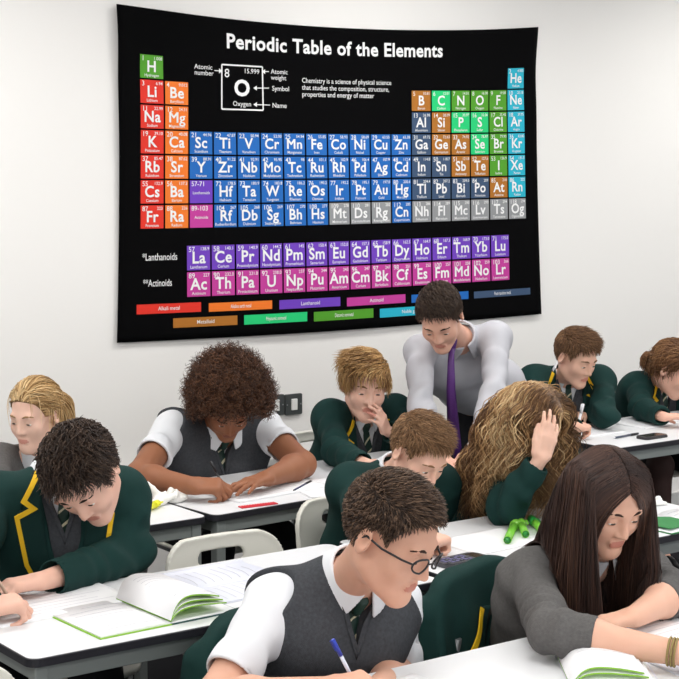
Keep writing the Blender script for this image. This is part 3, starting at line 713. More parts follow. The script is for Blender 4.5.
g8, g10 = st_of(187, 244.5)[1], st_of(188, 297)[1]; fl, fr = st_of(187.5, 270)[0], st_of(504.5, 260)[0]
gv2 = (g10 - g8) / 2; gu2 = (fr - fl) / 15
gap = .035
def cell(s0, t0, du, dv, key, sym, num, name, wt):
    patch(s0 + du * gap, t0 + dv * gap, s0 + du * (1 - gap), t0 + dv * (1 - gap), key)
    if sym: TXT.append((sym, s0 + du * .5, t0 + dv * .7, dv * .45, 'CENTER', 1))
    TXT.append((num, s0 + du * .09, t0 + dv * .27, dv * .2, 'LEFT', 0))
    if wt: TXT.append((wt, s0 + du * .93, t0 + dv * .22, dv * .13, 'RIGHT', 0))
    TXT.append((name, s0 + du * .5, t0 + dv * (.9 if sym else .6), dv * .12, 'CENTER', 0))
for i, e in enumerate(EL):
    sy, nm, k = e.split(' '); c, r = cell_of(i + 1)
    if r < 10: s0, t0 = uv(c, r); cell(s0, t0, cu, cv, k, sy, str(i + 1), nm, WT[i])
    else: cell(fl + (c - 2) * gu2, g8 + (r - 15) * gv2, gu2, gv2, k, sy, str(i + 1), nm, WT[i])
for r, k, nn, nm in ((5, 'v', '57-71', 'Lanthanoids'), (6, 'm', '89-103', 'Actinoids')): s0, t0 = uv(2, r); cell(s0, t0, cu, cv, k, None, nn, nm, None)
for (x0, x1, yl, yr, hh, k, nm) in ((139, 202, 304.5, 302, 8.5, 'r', 'Alkali metal'), (209.5, 270.5, 302, 299, 8, 'o', 'Alkaline earth metal'), (277.5, 337, 298.5, 296, 8, 'v', 'Lanthanoid'), (343.5, 401.5, 296, 293.5, 7.5, 'm', 'Actinoid'), (407.5, 463.5, 293.5, 290.5, 7.5, 'b', 'Transition metal'), (469, 523.5, 291, 287, 7.5, 'k', 'Post-transition metal'),
                                (175, 237, 317.5, 314.5, 8.5, 'n', 'Metalloid'), (243.5, 304.5, 313.5, 311, 8, 't', 'Polyatomic nonmetal'), (311, 369.5, 310, 307.5, 8, 'g', 'Diatomic nonmetal'), (376, 434, 307, 304.5, 7.5, 'c', 'Noble gas')):
    a = st_of(x0, yl); b = st_of(x1, yr + hh); patch(a[0], a[1], b[0], b[1] if abs(b[1] - a[1]) > .018 else a[1] + .025, k)
    TXT.append((nm, (a[0] + b[0]) / 2, (a[1] + b[1]) / 2 + .005, .012, 'CENTER', 0))
link('printed_tiles', mesh_np('printed_tiles', TV, TQ, [pm[k] for k in pmk], False, TM), root)
def bl(txt, px, py, hpx, al='LEFT', bold=0): s, t = st_of(px, py); TXT.append((txt, s, t, hpx / 320., al, bold))
bl('Periodic Table of the Elements', 226, 47.6, 15.3, 'LEFT', 2)
bl('Atomic', 194, 68.5, 5); bl('number', 194, 74.5, 5); bl('Atomic', 271, 73.5, 5); bl('weight', 271, 79.5, 5); bl('Symbol', 272, 90.5, 5.2); bl('Name', 272, 107.5, 5.2)
bl('Chemistry is a science of physical science', 302, 82.5, 5.4); bl('that studies the composition, structure,', 302, 89.5, 5.4); bl('properties and energy of matter', 302, 96.3, 5.4)
bl('8', 224, 77, 9, 'LEFT'); bl('15.999', 259.5, 74, 5, 'RIGHT'); bl('O', 242, 95.5, 16.5, 'CENTER', 3); bl('Oxygen', 242, 106, 5, 'CENTER')
bl('*Lanthanoids', 144, 260.5, 7, 'LEFT', 0); bl('**Actinoids', 145, 286.5, 7, 'LEFT', 0)
PH = (TL[2] - BL[2])
INK = mat('white_print', srgb(240, 240, 240), .6, .25)
LV, LF = [], []
TCACHE = {}
def glyphs(txt, bold, al):
    k = (txt, bold, al)
    if k in TCACHE: return TCACHE[k]
    cv_ = bpy.data.curves.new('lettering', 'FONT'); cv_.body = txt; cv_.size = 1; cv_.align_x = al; cv_.resolution_u = 3; cv_.offset = (.004, 0 if 'M' in txt else .022, .026, .034)[bold]
    cv_.space_character = 1.06 if bold else 1.0
    ob = bpy.data.objects.new('lettering', cv_); C.objects.link(ob); dg = bpy.context.evaluated_depsgraph_get(); me = ob.evaluated_get(dg).to_mesh()
    r = ([(v.co.x, v.co.y) for v in me.vertices], [tuple(p.vertices) for p in me.polygons]); ob.evaluated_get(dg).to_mesh_clear()
    if bold == 1 and 'M' in txt:
        v0, f0 = r; r = ([(x + d * .02, y, d) for d in (-1, 0, 1) for x, y in v0], [tuple(i + j * len(v0) for i in f) for j in range(3) for f in f0])
    bpy.data.objects.remove(ob); bpy.data.curves.remove(cv_); TCACHE[k] = r; return r
for txt, s, t, hgt, al, bold in TXT:
    vs, fs = glyphs(txt, bold, al); b = len(LV); sz = hgt / .72 * PH     # cap height of the built-in font is about .72
    vs = [(*v, 0) if len(v) == 2 else v for v in vs]; wd = max(v[0] for v in vs) - min(v[0] for v in vs); xs = 1.0
    if txt == 'Periodic Table of the Elements': xs = (st_of(441, 47)[0] - st_of(226, 47)[0]) * PW / (wd * sz)
    elif txt.startswith('Chem') or txt.startswith('that') or txt.startswith('prop'):
        wpx = dict(C=88, t=86, p=71)[txt[0].lower() if txt[0] != 'C' else 'C']; xs = (st_of(302 + wpx, 90)[0] - st_of(302, 90)[0]) * PW / (wd * sz)
    elif txt[0] == '*': xs = (st_of(178.5 if 'L' in txt else 172.5, 270)[0] - st_of(144, 270)[0]) * PW / (wd * sz)
    elif len(txt) > 5 and hgt < .02 and wd * sz > cu * PW * .9: xs = cu * PW * .86 / (wd * sz)
    for x, y, d in vs: LV.append(pos_t(s + x * xs * sz / PW, t - y * sz / PH, .0022 + .0004 * d) - RB)
    LF += [tuple(i + b for i in f) for f in fs]
def pline(p0, p1, w=.004):
    a, b = A(*st_of(*p0)), A(*st_of(*p1)); d = unit((b - a) * A(PW, PH)); nrm = A(-d[1], d[0]) * w / 2 / A(PW, PH)
    k = len(LV); 
    for q in (a + nrm, b + nrm, b - nrm, a - nrm): LV.append(pos_t(q[0], q[1], .0022) - RB)
    LF.append((k, k + 1, k + 2, k + 3))
bx = [(221.5, 64.5), (262.5, 66.8), (263, 110.2), (221.7, 109)]
for a, b in zip(bx, bx[1:] + bx[:1]): pline(a, b, .0065)
for p0, p1, sg in (((214, 70.5), (220.5, 71), 1), ((269, 71.5), (263.5, 71.5), -1), ((269, 88), (255, 88), -1), ((270, 105), (255, 104.5), -1)):
    pline(p0, p1, .004); a = A(*st_of(*p1)); k = len(LV)
    for q in ((sg * .004, 0), (-sg * .004, .008), (-sg * .004, -.008)): LV.append(pos_t(a[0] + q[0], a[1] + q[1], .0022) - RB)
    LF.append((k, k + 1, k + 2))
me = bpy.data.meshes.new('printed_lettering'); me.from_pydata([tuple(v) for v in LV], [], LF); me.materials.append(INK); link('printed_lettering', me, root)
# ------------------------------------------------------------------ desks
TOP = mat('white_laminate', srgb(228, 229, 231), .42, .4, noise=.01, nscale=3); EDGE = mat('black_desk_edging', srgb(36, 36, 42), .5, .4)
RAIL = mat('grey_painted_steel', srgb(132, 138, 136), .45, .5)
DW, DD, DH = 1.236, .54, .72
def make_desk():
    r = thing('desk', None, 'desk')
    bm = bmesh.new(); prism(bm, rrect(DW - .006, DD - .006, .028), DH - .021, DH); link('tabletop', bm_mesh('tabletop', bm, [TOP]), r)
    bm = bmesh.new(); o_, i_ = rrect(DW, DD, .03), rrect(DW - .008, DD - .008, .027)
    lv = [[bm.verts.new((x, y, z)) for x, y in pl] for pl, z in ((i_, DH - .0006), (o_, DH - .0025), (o_, DH - .0215), (i_, DH - .023))]; N = len(o_)
    for a, b in zip(lv, lv[1:] + lv[:1]):
        for i in range(N): bm.faces.new((a[i], a[(i + 1) % N], b[(i + 1) % N], b[i]))
    link('edge_band', bm_mesh('edge_band', bm, [EDGE]), r)
    bm = bmesh.new()
    for s in (-1, 1):
        box(bm, (0, s * (DD / 2 - .032), DH - .045), (DW - .09, .024, .044), .003); box(bm, (s * (DW / 2 - .04), 0, DH - .045), (.024, DD - .088, .044), .003)
    link('frame', bm_mesh('frame', bm, [RAIL]), r)
    for sx in (-1, 1):
        for sy in (-1, 1):
            bm = bmesh.new(); box(bm, (sx * (DW / 2 - .036), sy * (DD / 2 - .032), (DH - .023) / 2), (.036, .036, DH - .024), .004); lg = link('leg', bm_mesh('leg', bm, [RAIL]), r)
            bm = bmesh.new(); box(bm, (sx * (DW / 2 - .036), sy * (DD / 2 - .032), .008), (.04, .04, .016), .003); link('foot_cap', bm_mesh('foot_cap', bm, [EDGE]), lg)
    return r
def dup(root, loc, rz=0, label=None, cat=None, group=None):
    def cp(o, par):
        c = o.copy(); C.objects.link(c); c.parent = par
        for ch in list(o.children): cp(ch, c)
        return c
    r = cp(root, None); r.location = tuple(loc); r.rotation_euler = (0, 0, rz); tag(r, label, cat, group); return r
dk = make_desk(); first = True
def desk(x0, y0, lab, ang=0):
    global first
    c, s = math.cos(ang), math.sin(ang); loc = (x0 + c * DW / 2 - s * DD / 2, y0 + s * DW / 2 + c * DD / 2, 0)
    if first: first = False; dk.location = loc; dk.rotation_euler = (0, 0, ang); tag(dk, lab, None, 'white classroom desks'); return dk
    return dup(dk, loc, ang, lab, None, 'white classroom desks')
desk(1.575, 3.385, 'white desk under the open green-edged textbook, its near corner clear'); desk(2.84, 3.39, 'white desk under the calculator and the neon green highlighters')
desk(1.475, 4.455, 'white desk with the crumpled tissue, reaching out to the left behind the curly dark hair'); desk(2.733, 4.452, 'white desk with the red ruler on it', R_(4.0)); desk(4.672, 4.567, 'white desk with the black phone on it at the far right')
desk(1.578, 2.31, 'white desk in front of the boy in glasses, mostly below the frame'); desk(2.83, 2.305, 'white desk in front of the long dark-haired girl in the grey jumper')
# ------------------------------------------------------------------ chairs
CREAM = mat('cream_polypropylene', srgb(226, 224, 214), .38, .45, bump=.05, bscale=300); CHL = mat('grey_chair_tube', srgb(120, 122, 124), .4, .5, .6)
CT = .755
def make_chair():
    r = thing('school_chair', None, 'chair')            # origin on the floor under the backrest, seat towards -Y
    F = Field(); W2 = .205
    def back(P):
        x, y, z = P[..., 0], P[..., 1], P[..., 2]; yc = -.9 * x * x - .22 * (CT - z) ** 1.0 * .55
        qx = np.abs(x) - (W2 - .09); qz = np.abs(z - (CT - .15)) - (.15 - .09)
        d2 = np.sqrt(np.maximum(qx, 0) ** 2 + np.maximum(qz, 0) ** 2) + np.minimum(np.maximum(qx, qz), 0) - .09
        sx = np.abs(x) - (.075 - .016); sz = np.abs(z - (CT - .072)) - (.018 - .016)
        ds = np.sqrt(np.maximum(sx, 0) ** 2 + np.maximum(sz, 0) ** 2) + np.minimum(np.maximum(sx, sz), 0) - .016
        lip = .006 * np.exp(-(d2 / .015) ** 2); d2 = np.maximum(d2, -ds); dy = np.abs(y - yc) - .0075 - lip
        return np.maximum(d2 + .004, dy + .0) * .9
    F.add(back, A(-W2, -.13, CT - .3), A(W2, .03, CT), .004); V, Q = F.mesh(.0055); link('backrest', mesh_np('backrest', V, Q, [CREAM]), r)
    F = Field()
    def seat(P):
        x, y, z = P[..., 0], P[..., 1], P[..., 2]; zc = .437 + .35 * x * x - .9 * np.clip(-y - .36, 0, 1) ** 2 * 4 + .018 * np.clip((y + .10) / .06, 0, 1)
        qx = np.abs(x) - (.2 - .06); qy = np.abs(y + .235) - (.2 - .06); d2 = np.sqrt(np.maximum(qx, 0) ** 2 + np.maximum(qy, 0) ** 2) + np.minimum(np.maximum(qx, qy), 0) - .06
        return np.maximum(d2, np.abs(z - zc) - .008) * .9
    F.add(seat, A(-.2, -.44, .38), A(.2, -.03, .48), .004); V, Q = F.mesh(.007); link('seat', mesh_np('seat', V, Q, [CREAM]), r)
    bm = bmesh.new()
    for s in (-1, 1): tube(bm, [(s * .15, -.40, .42), (s * .16, -.1, .425), (s * .165, -.055, .46), (s * .165, -.085, .6)], .011, 8)
    tube(bm, [(-.15, -.36, .418), (.15, -.36, .418)], .009, 8); tube(bm, [(-.16, -.1, .42), (.16, -.1, .42)], .009, 8)
    link('frame', bm_mesh('frame', bm, [CHL]), r)
    for s in (-1, 1):
        for y0, y1 in ((-.37, -.42), (-.1, -.0)):
            bm = bmesh.new(); tube(bm, [(s * .155, y0, .42), (s * .19, y1, .008)], .0115, 8); link('leg', bm_mesh('leg', bm, [CHL]), r)
    return r
ch0 = make_chair(); cfirst = True
def chair(x, y, lab, rz=0):
    global cfirst
    if cfirst: cfirst = False; ch0.location = (x, y, 0); ch0.rotation_euler = (0, 0, rz); return tag(ch0, lab, None, 'cream plastic school chairs')
    return dup(ch0, (x, y, 0), rz, lab, None, 'cream plastic school chairs')
# ------------------------------------------------------------------ blazers hung over chair backs
def hung_blazer(x, y, lab, rz=0, trim=None, drop=.5, ht=0):
    r = thing('hung_blazer', lab, 'jacket', (x, y, 0), rz, 'blazers hung over chair backs'); F = Field(); top = CT + .022 + ht
    def fn(P):
        X, Y, Z = P[..., 0], P[..., 1], P[..., 2]; yc = -.9 * X * X - .12 * np.clip(CT - Z, 0, 1)
        w = .245 - .035 * np.clip((Z - top + .12) / .12, 0, 1) ** 2 + .02 * np.sin(Z * 14)
        th = .034 + .018 * np.clip((top - Z) / .3, 0, 1) + .007 * np.sin(X * 38 + Z * 9) * np.clip((top - Z) / .12, 0, 1)
        zt = top - .55 * np.abs(X) ** 1.7 + .006 * np.sin(X * 30)
        a = np.sqrt(np.maximum(np.abs(X) - w + .03, 0) ** 2 + np.maximum(np.abs(Y - yc) - th + .03, 0) ** 2) - .03
        b = np.maximum(Z - zt + .02, (top - drop) - Z); a2 = np.maximum(a + .02, 0); b2 = np.maximum(b, 0)
        return (np.where((a < -.02) | (b < 0), np.maximum(a, b - .02), np.sqrt(a2 ** 2 + b2 ** 2) - .02)) * .75
    F.add(fn, A(-.27, -.16, top - drop), A(.27, .09, top + .01), .01)
    for sx in (-1, 1):
        F.cone((sx * .215, -.02, top - .12), (sx * .25, .01, top - .44), .05, .044, .03)
    F.add(lambda P: .003 * wnoise(P, 13), 0, 0, 0, 'n', (A(-.5, -.5, 0), A(.5, .5, 1)))
    V, Q = F.mesh(.007); link('blazer_body', mesh_np('blazer_body', V, Q, [GREEN]), r)
    # lapel facing with yellow braid on the front (-Y) face
    p = Person(); p.nb = A(0, 0, top); p.l = A(1, 0, 0); p.up = A(0, 0, 1); p.f = A(0, -1, 0); p.base = A(0, 0, 0)
    if trim:
        l_ = decal('lapel', [[(trim[0][0] - .0, trim[0][1])] + [(x + .055, y) for x, y in trim] + [(x, y) for x, y in trim[::-1]][:-1]], p, F, .0015, .005, GREENL, r); decal('trim', ribbon(trim, .015), p, F, .006, .006, YELLOW, l_, smooth=False)
    for sg in (() if trim else (1, -1)):
        lpo = [(sg * -.05, -.035), (sg * -.11, -.05), (sg * -.13, -.1), (sg * -.09, -.36), (sg * -.05, -.40)]
        l_ = decal('lapel', [lpo[1:] + [lpo[0]]], p, F, .0015, .005, GREENL, r); decal('trim', ribbon(lpo[1:4], .013), p, F, .004, .006, YELLOW, l_, smooth=False)
    return r
# ------------------------------------------------------------------ people, surveyed joint by joint on real planes
SKINP, SKINT, SKINB = (224, 178, 158), (214, 164, 140), (150, 98, 70)
BROWN = [(44, 30, 24), (58, 41, 32), (74, 54, 42)]; DARKB = [(46, 35, 30), (64, 50, 42), (88, 70, 58)]
LIGHTB = [(96, 68, 48), (124, 90, 62), (150, 114, 82)]; BLONDE = [(150, 116, 72), (196, 160, 110), (226, 196, 148)]
D = lambda a, b: np.asarray(a) - np.asarray(b)
dn = A(0, 0, -1)
def short(cols, n=3000, L=.036, side=.3, fwd=.35, **k):
    d = dict(cols=cols, n=int(n * 1.4), m=7, len=lambda q, r: (L * (.28 + .72 * np.clip((q[:, 2] - .03) / .07, 0, 1))) * r.uniform(.75, 1.15, len(q)), comb=comb_short(side, fwd), lift=.4, noise=.09, grav=.05, thick=.010, cap=.005, w=.0015); d.update(k); return d
ES = dict(sL=0)
P_ = {}
def mid(a, b): return (np.asarray(a) + np.asarray(b)) / 2
# --- blonde girl, far left
sR, sL = WY(4, 463, 5.12), WY(76, 463, 5.05); nb = WY(40, 456, 5.1); wR, wL = WZ(22, 520, .765), WZ(55, 522, .765)
P_['blonde'] = build_person('person', 'person in a charcoal vest with blonde ponytail, at the far left edge', tagk='1', pel=A(mid(sL, sR)[0], 5.32, .51), nb=nb, sL=sL, sR=sR, eR=(-14, 512), eL=(88, 512), wR=wR, wL=wL,
    hR=(A(.7, -.6, 0), dn, 'rest'), hL=(A(-.7, -.6, 0), dn, 'rest'), hc=WY(35, 415, 5.02), look=(-62, 12, 0), hs=.95, gs=.9, outfit='jumper', slv=.9, tie=False, skin=(232, 190, 170), brow=(150, 118, 84),
    hairst=dict(cols=BLONDE, pr=[.2, .45, .35], n=2600, m=14, len=lambda q, r: r.uniform(.24, .36, len(q)), comb=comb_tail((.0, -.112, .035)), tail=((0, -.112, .03), 380, .24), lift=.1, noise=.05, grav=1.0, gramp=True, thick=.012, cap=.004, w=.0024, streak=40, collide=True, curl=(.004, .7), seed=2))
# --- dark curly boy, front left
sR, sL = WY(-8, 503, 4.2), WY(119, 498, 4.06); nb = WY(62, 478, 4.14); wR, wL = WZ(-14, 608, .77), WZ(42, 581, .768)
hR = WZ(20, 602, .772)
P_['curlyboy'] = build_person('person', 'person with short dark curly hair in a green blazer, writing at the left edge', tagk='2', pel=A(mid(sL, sR)[0], 4.24, .51), nb=nb, sL=sL, sR=sR, eR=(-62, 585), eL=WY(134, 553, 4.0), wR=wR, wL=wL,
    hR=(D(hR, wR), A(.1, .2, -1), 'write'), hL=(A(-1, .02, 0), dn, 'rest'), hc=WY(84, 475, 3.92), look=(-42, 52, 18), hs=1.08, gs=1.08, skin=SKINP, brow=(52, 40, 34), h=.005,
    hairst=dict(cols=DARKB, n=3600, m=12, len=lambda q, r: .048 * (.4 + .6 * np.clip((q[:, 2] + .0) / .09, 0, 1)) * r.uniform(.7, 1.15, len(q)), comb=comb_short(.3, .5), lift=.7, noise=.18, grav=.1, thick=.016, cap=.006, w=.0022, curl=(.005, 1.0), clump=1, capn=.003, seed=5))
# --- pupil with the large curly hair
sR, sL = WY(172, 430, 5.12), WY(263, 427, 5.1); nb = WY(219, 426, 5.1); wR, wL = WZ(193, 486, .775), WZ(268, 478, .77); hR, hL = WZ(218, 486, .775), WZ(238, 486, .765)
P_['afro'] = build_person('person', 'person with a big round curly brown afro, writing in a charcoal vest', tagk='3', pel=A(mid(sL, sR)[0], 5.3, .51), nb=nb, sL=sL, sR=sR, eR=(134, 491), eL=(297, 463), wR=wR, wL=wL,
    hR=(D(hR, wR), A(.35, .25, -1), 'write'), hL=(D(hL, wL), dn, 'flat', dict(spread=9)), hc=WY(228, 405, 4.97), look=(-22, 50, 0), hs=1.02, gs=1.1, outfit='vest', slv=.55, skin=SKINB, brow=(40, 28, 22),
    hairst=dict(cols=[(60, 38, 27), (84, 55, 39), (112, 76, 54)], n=5200, m=14, len=lambda q, r: r.uniform(.03, .072, len(q)) * np.clip(.7 + .5 * (q[:, 2] + .03) / .1, .6, 1.1), comb=comb_radial(1.), lift=.5, noise=.3, grav=.06, thick=.012, cap=.037, capx=(.012, .0, .0), capc=(0, -.012, .008), capn=.006, capf=22, w=.0024, curl=(.008, 2.5), line=([-.2, -.12, -.03, .0, .03, .055, .075, .1, .2], [-.075, -.07, -.05, -.02, .035, .07, .083, .09, .09]), seed=8))
# --- pupil resting chin in hand
sR, sL = WY(332, 418, 5.18), WY(392, 412, 5.12); nb = WY(362, 415, 5.16); wR = WZ(366, 464, .775); wL = WY(385, 430, 4.95); hR = WZ(384, 462, .77)
hc = WY(365, 385, 5.02)
P_['chin'] = build_person('person', 'person with swept blond hair, chin in hand, seated in a green blazer', tagk='4', pel=A(mid(sL, sR)[0], 5.34, .51), nb=nb, sL=sL, sR=sR, eR=(326, 464), eL=(401, 460), wR=wR, wL=wL,
    hR=(D(hR, wR), dn, 'rest'), hL=(D(WY(376, 401, 4.86), wL), A(-.5, .8, .1), 'cup', dict(spread=3)), hc=hc, look=(-24, 14, -4), hs=1.04, gs=.86, skin=SKINP, brow=(120, 92, 62),
    hairst=dict(cols=[(126, 92, 56), (172, 134, 86), (208, 174, 122)], pr=[.35, .4, .25], n=2600, m=10, len=lambda q, r: (.03 + .05 * np.clip((q[:, 2] + .02) / .1, 0, 1)) * r.uniform(.8, 1.15, len(q)), comb=comb_short(-.9, .45), lift=.7, noise=.14, grav=.2, thick=.012, cap=.006, w=.0025, streak=30, seed=4))
# --- fair boy bent over the calculator desk
sR, sL = WY(356, 488, 4.12), WY(432, 486, 4.08); nb = WY(396, 474, 4.1); wR = WZ(428, 543, .768); wL = WZ(424, 531, .768); hR = WZ(460, 531, .768)
P_['fair'] = build_person('person', 'person with cropped fair hair in a green blazer, bent down behind the boy in glasses', tagk='5', pel=A(mid(sL, sR)[0], 4.24, .51), nb=nb, sL=sL, sR=sR, eR=(338, 550), eL=sL + A(.02, .03, -.25), wR=wR, wL=wL,
    hR=(D(hR, wR), A(.2, .2, -1), 'fist'), hL=(A(-1, -.3, 0), dn, 'rest'), hc=WY(419, 453, 3.95), look=(2, 34, -4), hs=1.0, gs=.97, skin=(232, 184, 162), brow=(140, 104, 74),
    hairst=short([(116, 86, 60), (146, 110, 78), (170, 134, 98)], L=.036, side=.25, seed=12))
# --- boy in glasses, foreground
sR, sL = WY(277, 603, 3.07), WY(391, 604, 3.05); nb = WY(352, 577, 2.99); wR = WZ(336, 690, .768); wL = WZ(362, 714, .77); hR = WZ(390, 677, .77)
P_['glasses'] = build_person('person', 'person wearing dark glasses and a charcoal vest, writing in the foreground', tagk='6', pel=A(mid(sL, sR)[0], 3.2, .51), nb=nb, sL=sL, sR=sR, eR=WY(213, 702, 2.96), eL=WY(400, 672, 3.06), wR=wR, wL=wL,
    hR=(D(hR, wR), A(.35, .3, -1), 'write'), hL=(A(-.9, -.4, 0), dn, 'rest'), hc=WY(391, 536, 2.8), look=(20, 26, -3), hs=1.1, gs=1.05, vv=.11, outfit='vest', slv=.74, slvL=.92, skin=SKINT, brow=(60, 44, 36), h=.0045,
    hairst=short([(60, 45, 36), (86, 66, 52), (114, 90, 72)], n=4600, L=.023, side=.5, w=.0015, noise=.11, seed=21))
# --- teacher
sR, sL = WY(425, 350, 5.06), WY(491, 338, 4.96); nb = WY(459, 338, 5.04); wR = WZ(428, 452, .775); wL = WZ(476, 448, .775)
tp = [WY(x, y, Y) for x, y, Y in ((452, 344, 4.93), (451, 360, 4.9), (451, 390, 4.9), (453, 425, 4.92), (455, 447, 4.93), (456, 460, 4.94))]
P_['teacher'] = build_person('person', 'person standing bent over a desk in a pale shirt and purple tie', tagk='7', pel=WY(492, 402, 5.36), nb=nb, sL=sL, sR=sR, eR=(422, 402), eL=(492, 394), wR=wR, wL=wL, stand=True,
    hR=(A(.2, -1, -.25), dn, 'lean'), hL=(D(WZ(462, 468, .73), wL), A(-.2, -.1, -1), 'lean'), hc=WY(440, 317, 4.88), look=(-48, 42, 4), hs=1.03, gs=1.0, outfit='teacher', skin=(222, 172, 150), brow=(64, 48, 40),
    tiepts=tp, tiew=[.011, .013, .018, .024, .026, .004], tl=CR, tn=unit(A(-.588, -.809, 0)),
    hairst=short([(56, 44, 38), (76, 61, 52), (98, 80, 67)], L=.034, side=.3, seed=31))
# --- wavy haired girl hiding her face
sR, sL = WY(494, 470, 4.02), WY(562, 471, 3.98); nb = WY(528, 459, 4.01); wR = WY(541, 459, 3.72); wL = WZ(575, 538, .768); hc = WY(530, 423, 3.9)
P_['wavy'] = build_person('person', 'person with long wavy streaked hair, covering the face with one hand', tagk='8', pel=A(mid(sL, sR)[0], 4.26, .51), nb=nb, sL=sL, sR=sR, eR=(510, 516), eL=(604, 520), wR=wR, wL=wL,
    hR=(D(WY(557, 408, 3.72), wR), D(hc, WY(558, 432, 3.7)), [(4, 10, 8), (6, 12, 8), (8, 14, 10), (10, 16, 12)], dict(spread=3, thumb=(.9, .35, .1))), hL=(A(-1, -.3, 0), dn, 'rest'), hc=hc, look=(26, 32, 0), hs=1.04, gs=.92, skin=(230, 186, 164), brow=(120, 90, 60),
    hairst=dict(cols=[(74, 50, 32), (114, 82, 54), (178, 140, 96), (224, 194, 148)], pr=[.26, .3, .24, .2], n=6200, m=22, part=.012, len=lambda q, r: r.uniform(.27, .41, len(q)), comb=comb_part(.012, .2, .6, 1.9), lift=.12, noise=.045, grav=1.1, gramp=True, thick=.011, cap=.004, w=.0019, line=GIRLLINE, streak=26, collide=True, curl=(.02, 3.0), clump=1, seed=9))
# --- boy writing at the far desk
sR, sL = WY(539, 381, 5.26), WY(594, 382, 5.12); nb = WY(567, 375, 5.2); wR = WZ(577, 428, .775); wL = WZ(590, 413, .768); hR = WZ(598, 422, .775)
P_['farboy'] = build_person('person', 'person with short brown hair in a green blazer, writing with a white pen', tagk='9', pel=A(mid(sL, sR)[0], 5.34, .51), nb=nb, sL=sL, sR=sR, eR=(545, 440), eL=WZ(607, 416, .785), wR=wR, wL=wL,
    hR=(D(hR, wR), A(.3, .3, -1), 'write'), hL=(A(-1, -.3, 0), dn, 'rest'), hc=WY(576, 357, 5.06), look=(4, 24, 0), hs=.97, gs=.88, skin=(228, 180, 156), brow=(110, 80, 56),
    hairst=short(LIGHTB, L=.042, side=.3, seed=14))
# --- girl at the right edge
sR, sL = WY(637, 388, 5.2), WY(694, 390, 5.14); nb = WY(662, 378, 5.18); wR = WZ(664, 417, .77); wL = WZ(702, 414, .768)
P_['edge'] = build_person('person', 'person with tied back brown hair in a green blazer, cut off by the right edge', tagk='10', pel=A(mid(sL, sR)[0], 5.36, .51), nb=nb, sL=sL, sR=sR, eR=(633, 421), eL=(716, 420), wR=wR, wL=wL,
    hR=(A(.9, -.3, 0), dn, 'rest'), hL=(A(-.9, -.3, 0), dn, 'rest'), hc=WY(673, 369, 5.02), look=(26, 28, 0), hs=.98, gs=.88, skin=(230, 180, 158), brow=(110, 80, 56), tights=True,
    hairst=dict(cols=[(82, 54, 34), (116, 80, 52), (150, 110, 74)], n=2200, m=9, len=lambda q, r: r.uniform(.1, .2, len(q)), comb=comb_tail((.03, -.12, .0)), tail=((.03, -.115, -.005), 260, .10), lift=.2, noise=.12, grav=.6, gramp=True, thick=.014, cap=.004, w=.0026, streak=30, collide=True, curl=(.004, 1.2), seed=6))
# --- dark haired girl, foreground right
sR, sL = WY(530, 580, 3.08), WY(644, 576, 3.04); nb = WY(592, 556, 3.0); wR = WZ(684, 654, .768); wL = WZ(634, 617, .768)
P_['jumper'] = build_person('person', 'person with long straight dark hair in a grey jumper, leaning on folded arms', tagk='11', pel=A(mid(sL, sR)[0], 3.22, .51), nb=nb, sL=sL, sR=sR, eR=WZ(551, 631, .79), eL=(704, 600), wR=wR, wL=wL,
    hR=(D(WZ(716, 656, .765), wR), dn, 'rest'), hL=(D(WZ(600, 624, .76), wL), dn, 'rest'), hc=WY(606, 499, 2.88), look=(-10, 28, 0), hs=1.06, gs=.98, outfit='jumper', slv=.34, tie=False, skin=(222, 174, 150), brow=(58, 42, 36), h=.0045,
    hairst=dict(cols=[(46, 32, 28), (66, 46, 39), (94, 67, 54)], pr=[.4, .38, .22], n=7000, m=18, part=-.004, len=lambda q, r: r.uniform(.42, .58, len(q)), comb=comb_part(-.004, .3, 2.2, 1.4, True), lift=.1, noise=.03, grav=.9, thick=.009, cap=.004, w=.0016, line=GIRLLINE, streak=30, collide=True, curl=(.005, .8), clump=1, seed=10))
# glasses worn by the foreground boy
p = P_['glasses']; T = lambda *q: p.hc + p.HR @ (A(*q) * p.hs) - p.base
GL = mat('black_spectacle_frame', srgb(26, 24, 26), .3, .5); LENS = mat('spectacle_lens', (1, 1, 1, 1), .02, .5, trans=1.)
r = thing('spectacles', None, None); del_ = r; r.parent = p.root
bm = bmesh.new()
for s in (-1, 1):
    tube(bm, [T(s * .033 + .023 * math.cos(a), .103 - .010 * abs(math.cos(a)) * (1 if s * math.cos(a) > 0 else 0), -.0 + .0165 * math.sin(a)) for a in [2 * PI * k / 20 for k in range(21)]], .0024, 6)
    tube(bm, [T(s * .056, .093, .003), T(s * .072, .075, .005), T(s * .083, .03, .004), T(s * .084, -.01, .008), T(s * .08, -.03, -.012)], .0027, 6)
tube(bm, [T(-.011, .104, .002), T(0, .108, .005), T(.011, .104, .002)], .0018, 6)
bpy.data.objects.remove(r); r = link('spectacles', bm_mesh('spectacles', bm, [GL]), p.root)
# wrist band of the girl in the jumper
p = P_['jumper']; ax = unit(p.wR - p.eR); u1 = unit(np.cross(ax, A(0, 0, 1))); u2 = np.cross(ax, u1); bm = bmesh.new()
for dd in (-.008, 0., .007):
    c = p.wR - ax * .025 + ax * dd - p.base; tube(bm, [c + (u1 * math.cos(a) + u2 * math.sin(a)) * .0315 for a in [2 * PI * k / 24 for k in range(25)]], .0028, 6, False)
link('bracelet', bm_mesh('bracelet', bm, [mat('khaki_cord', srgb(150, 132, 86), .8, .2)]), p.root)
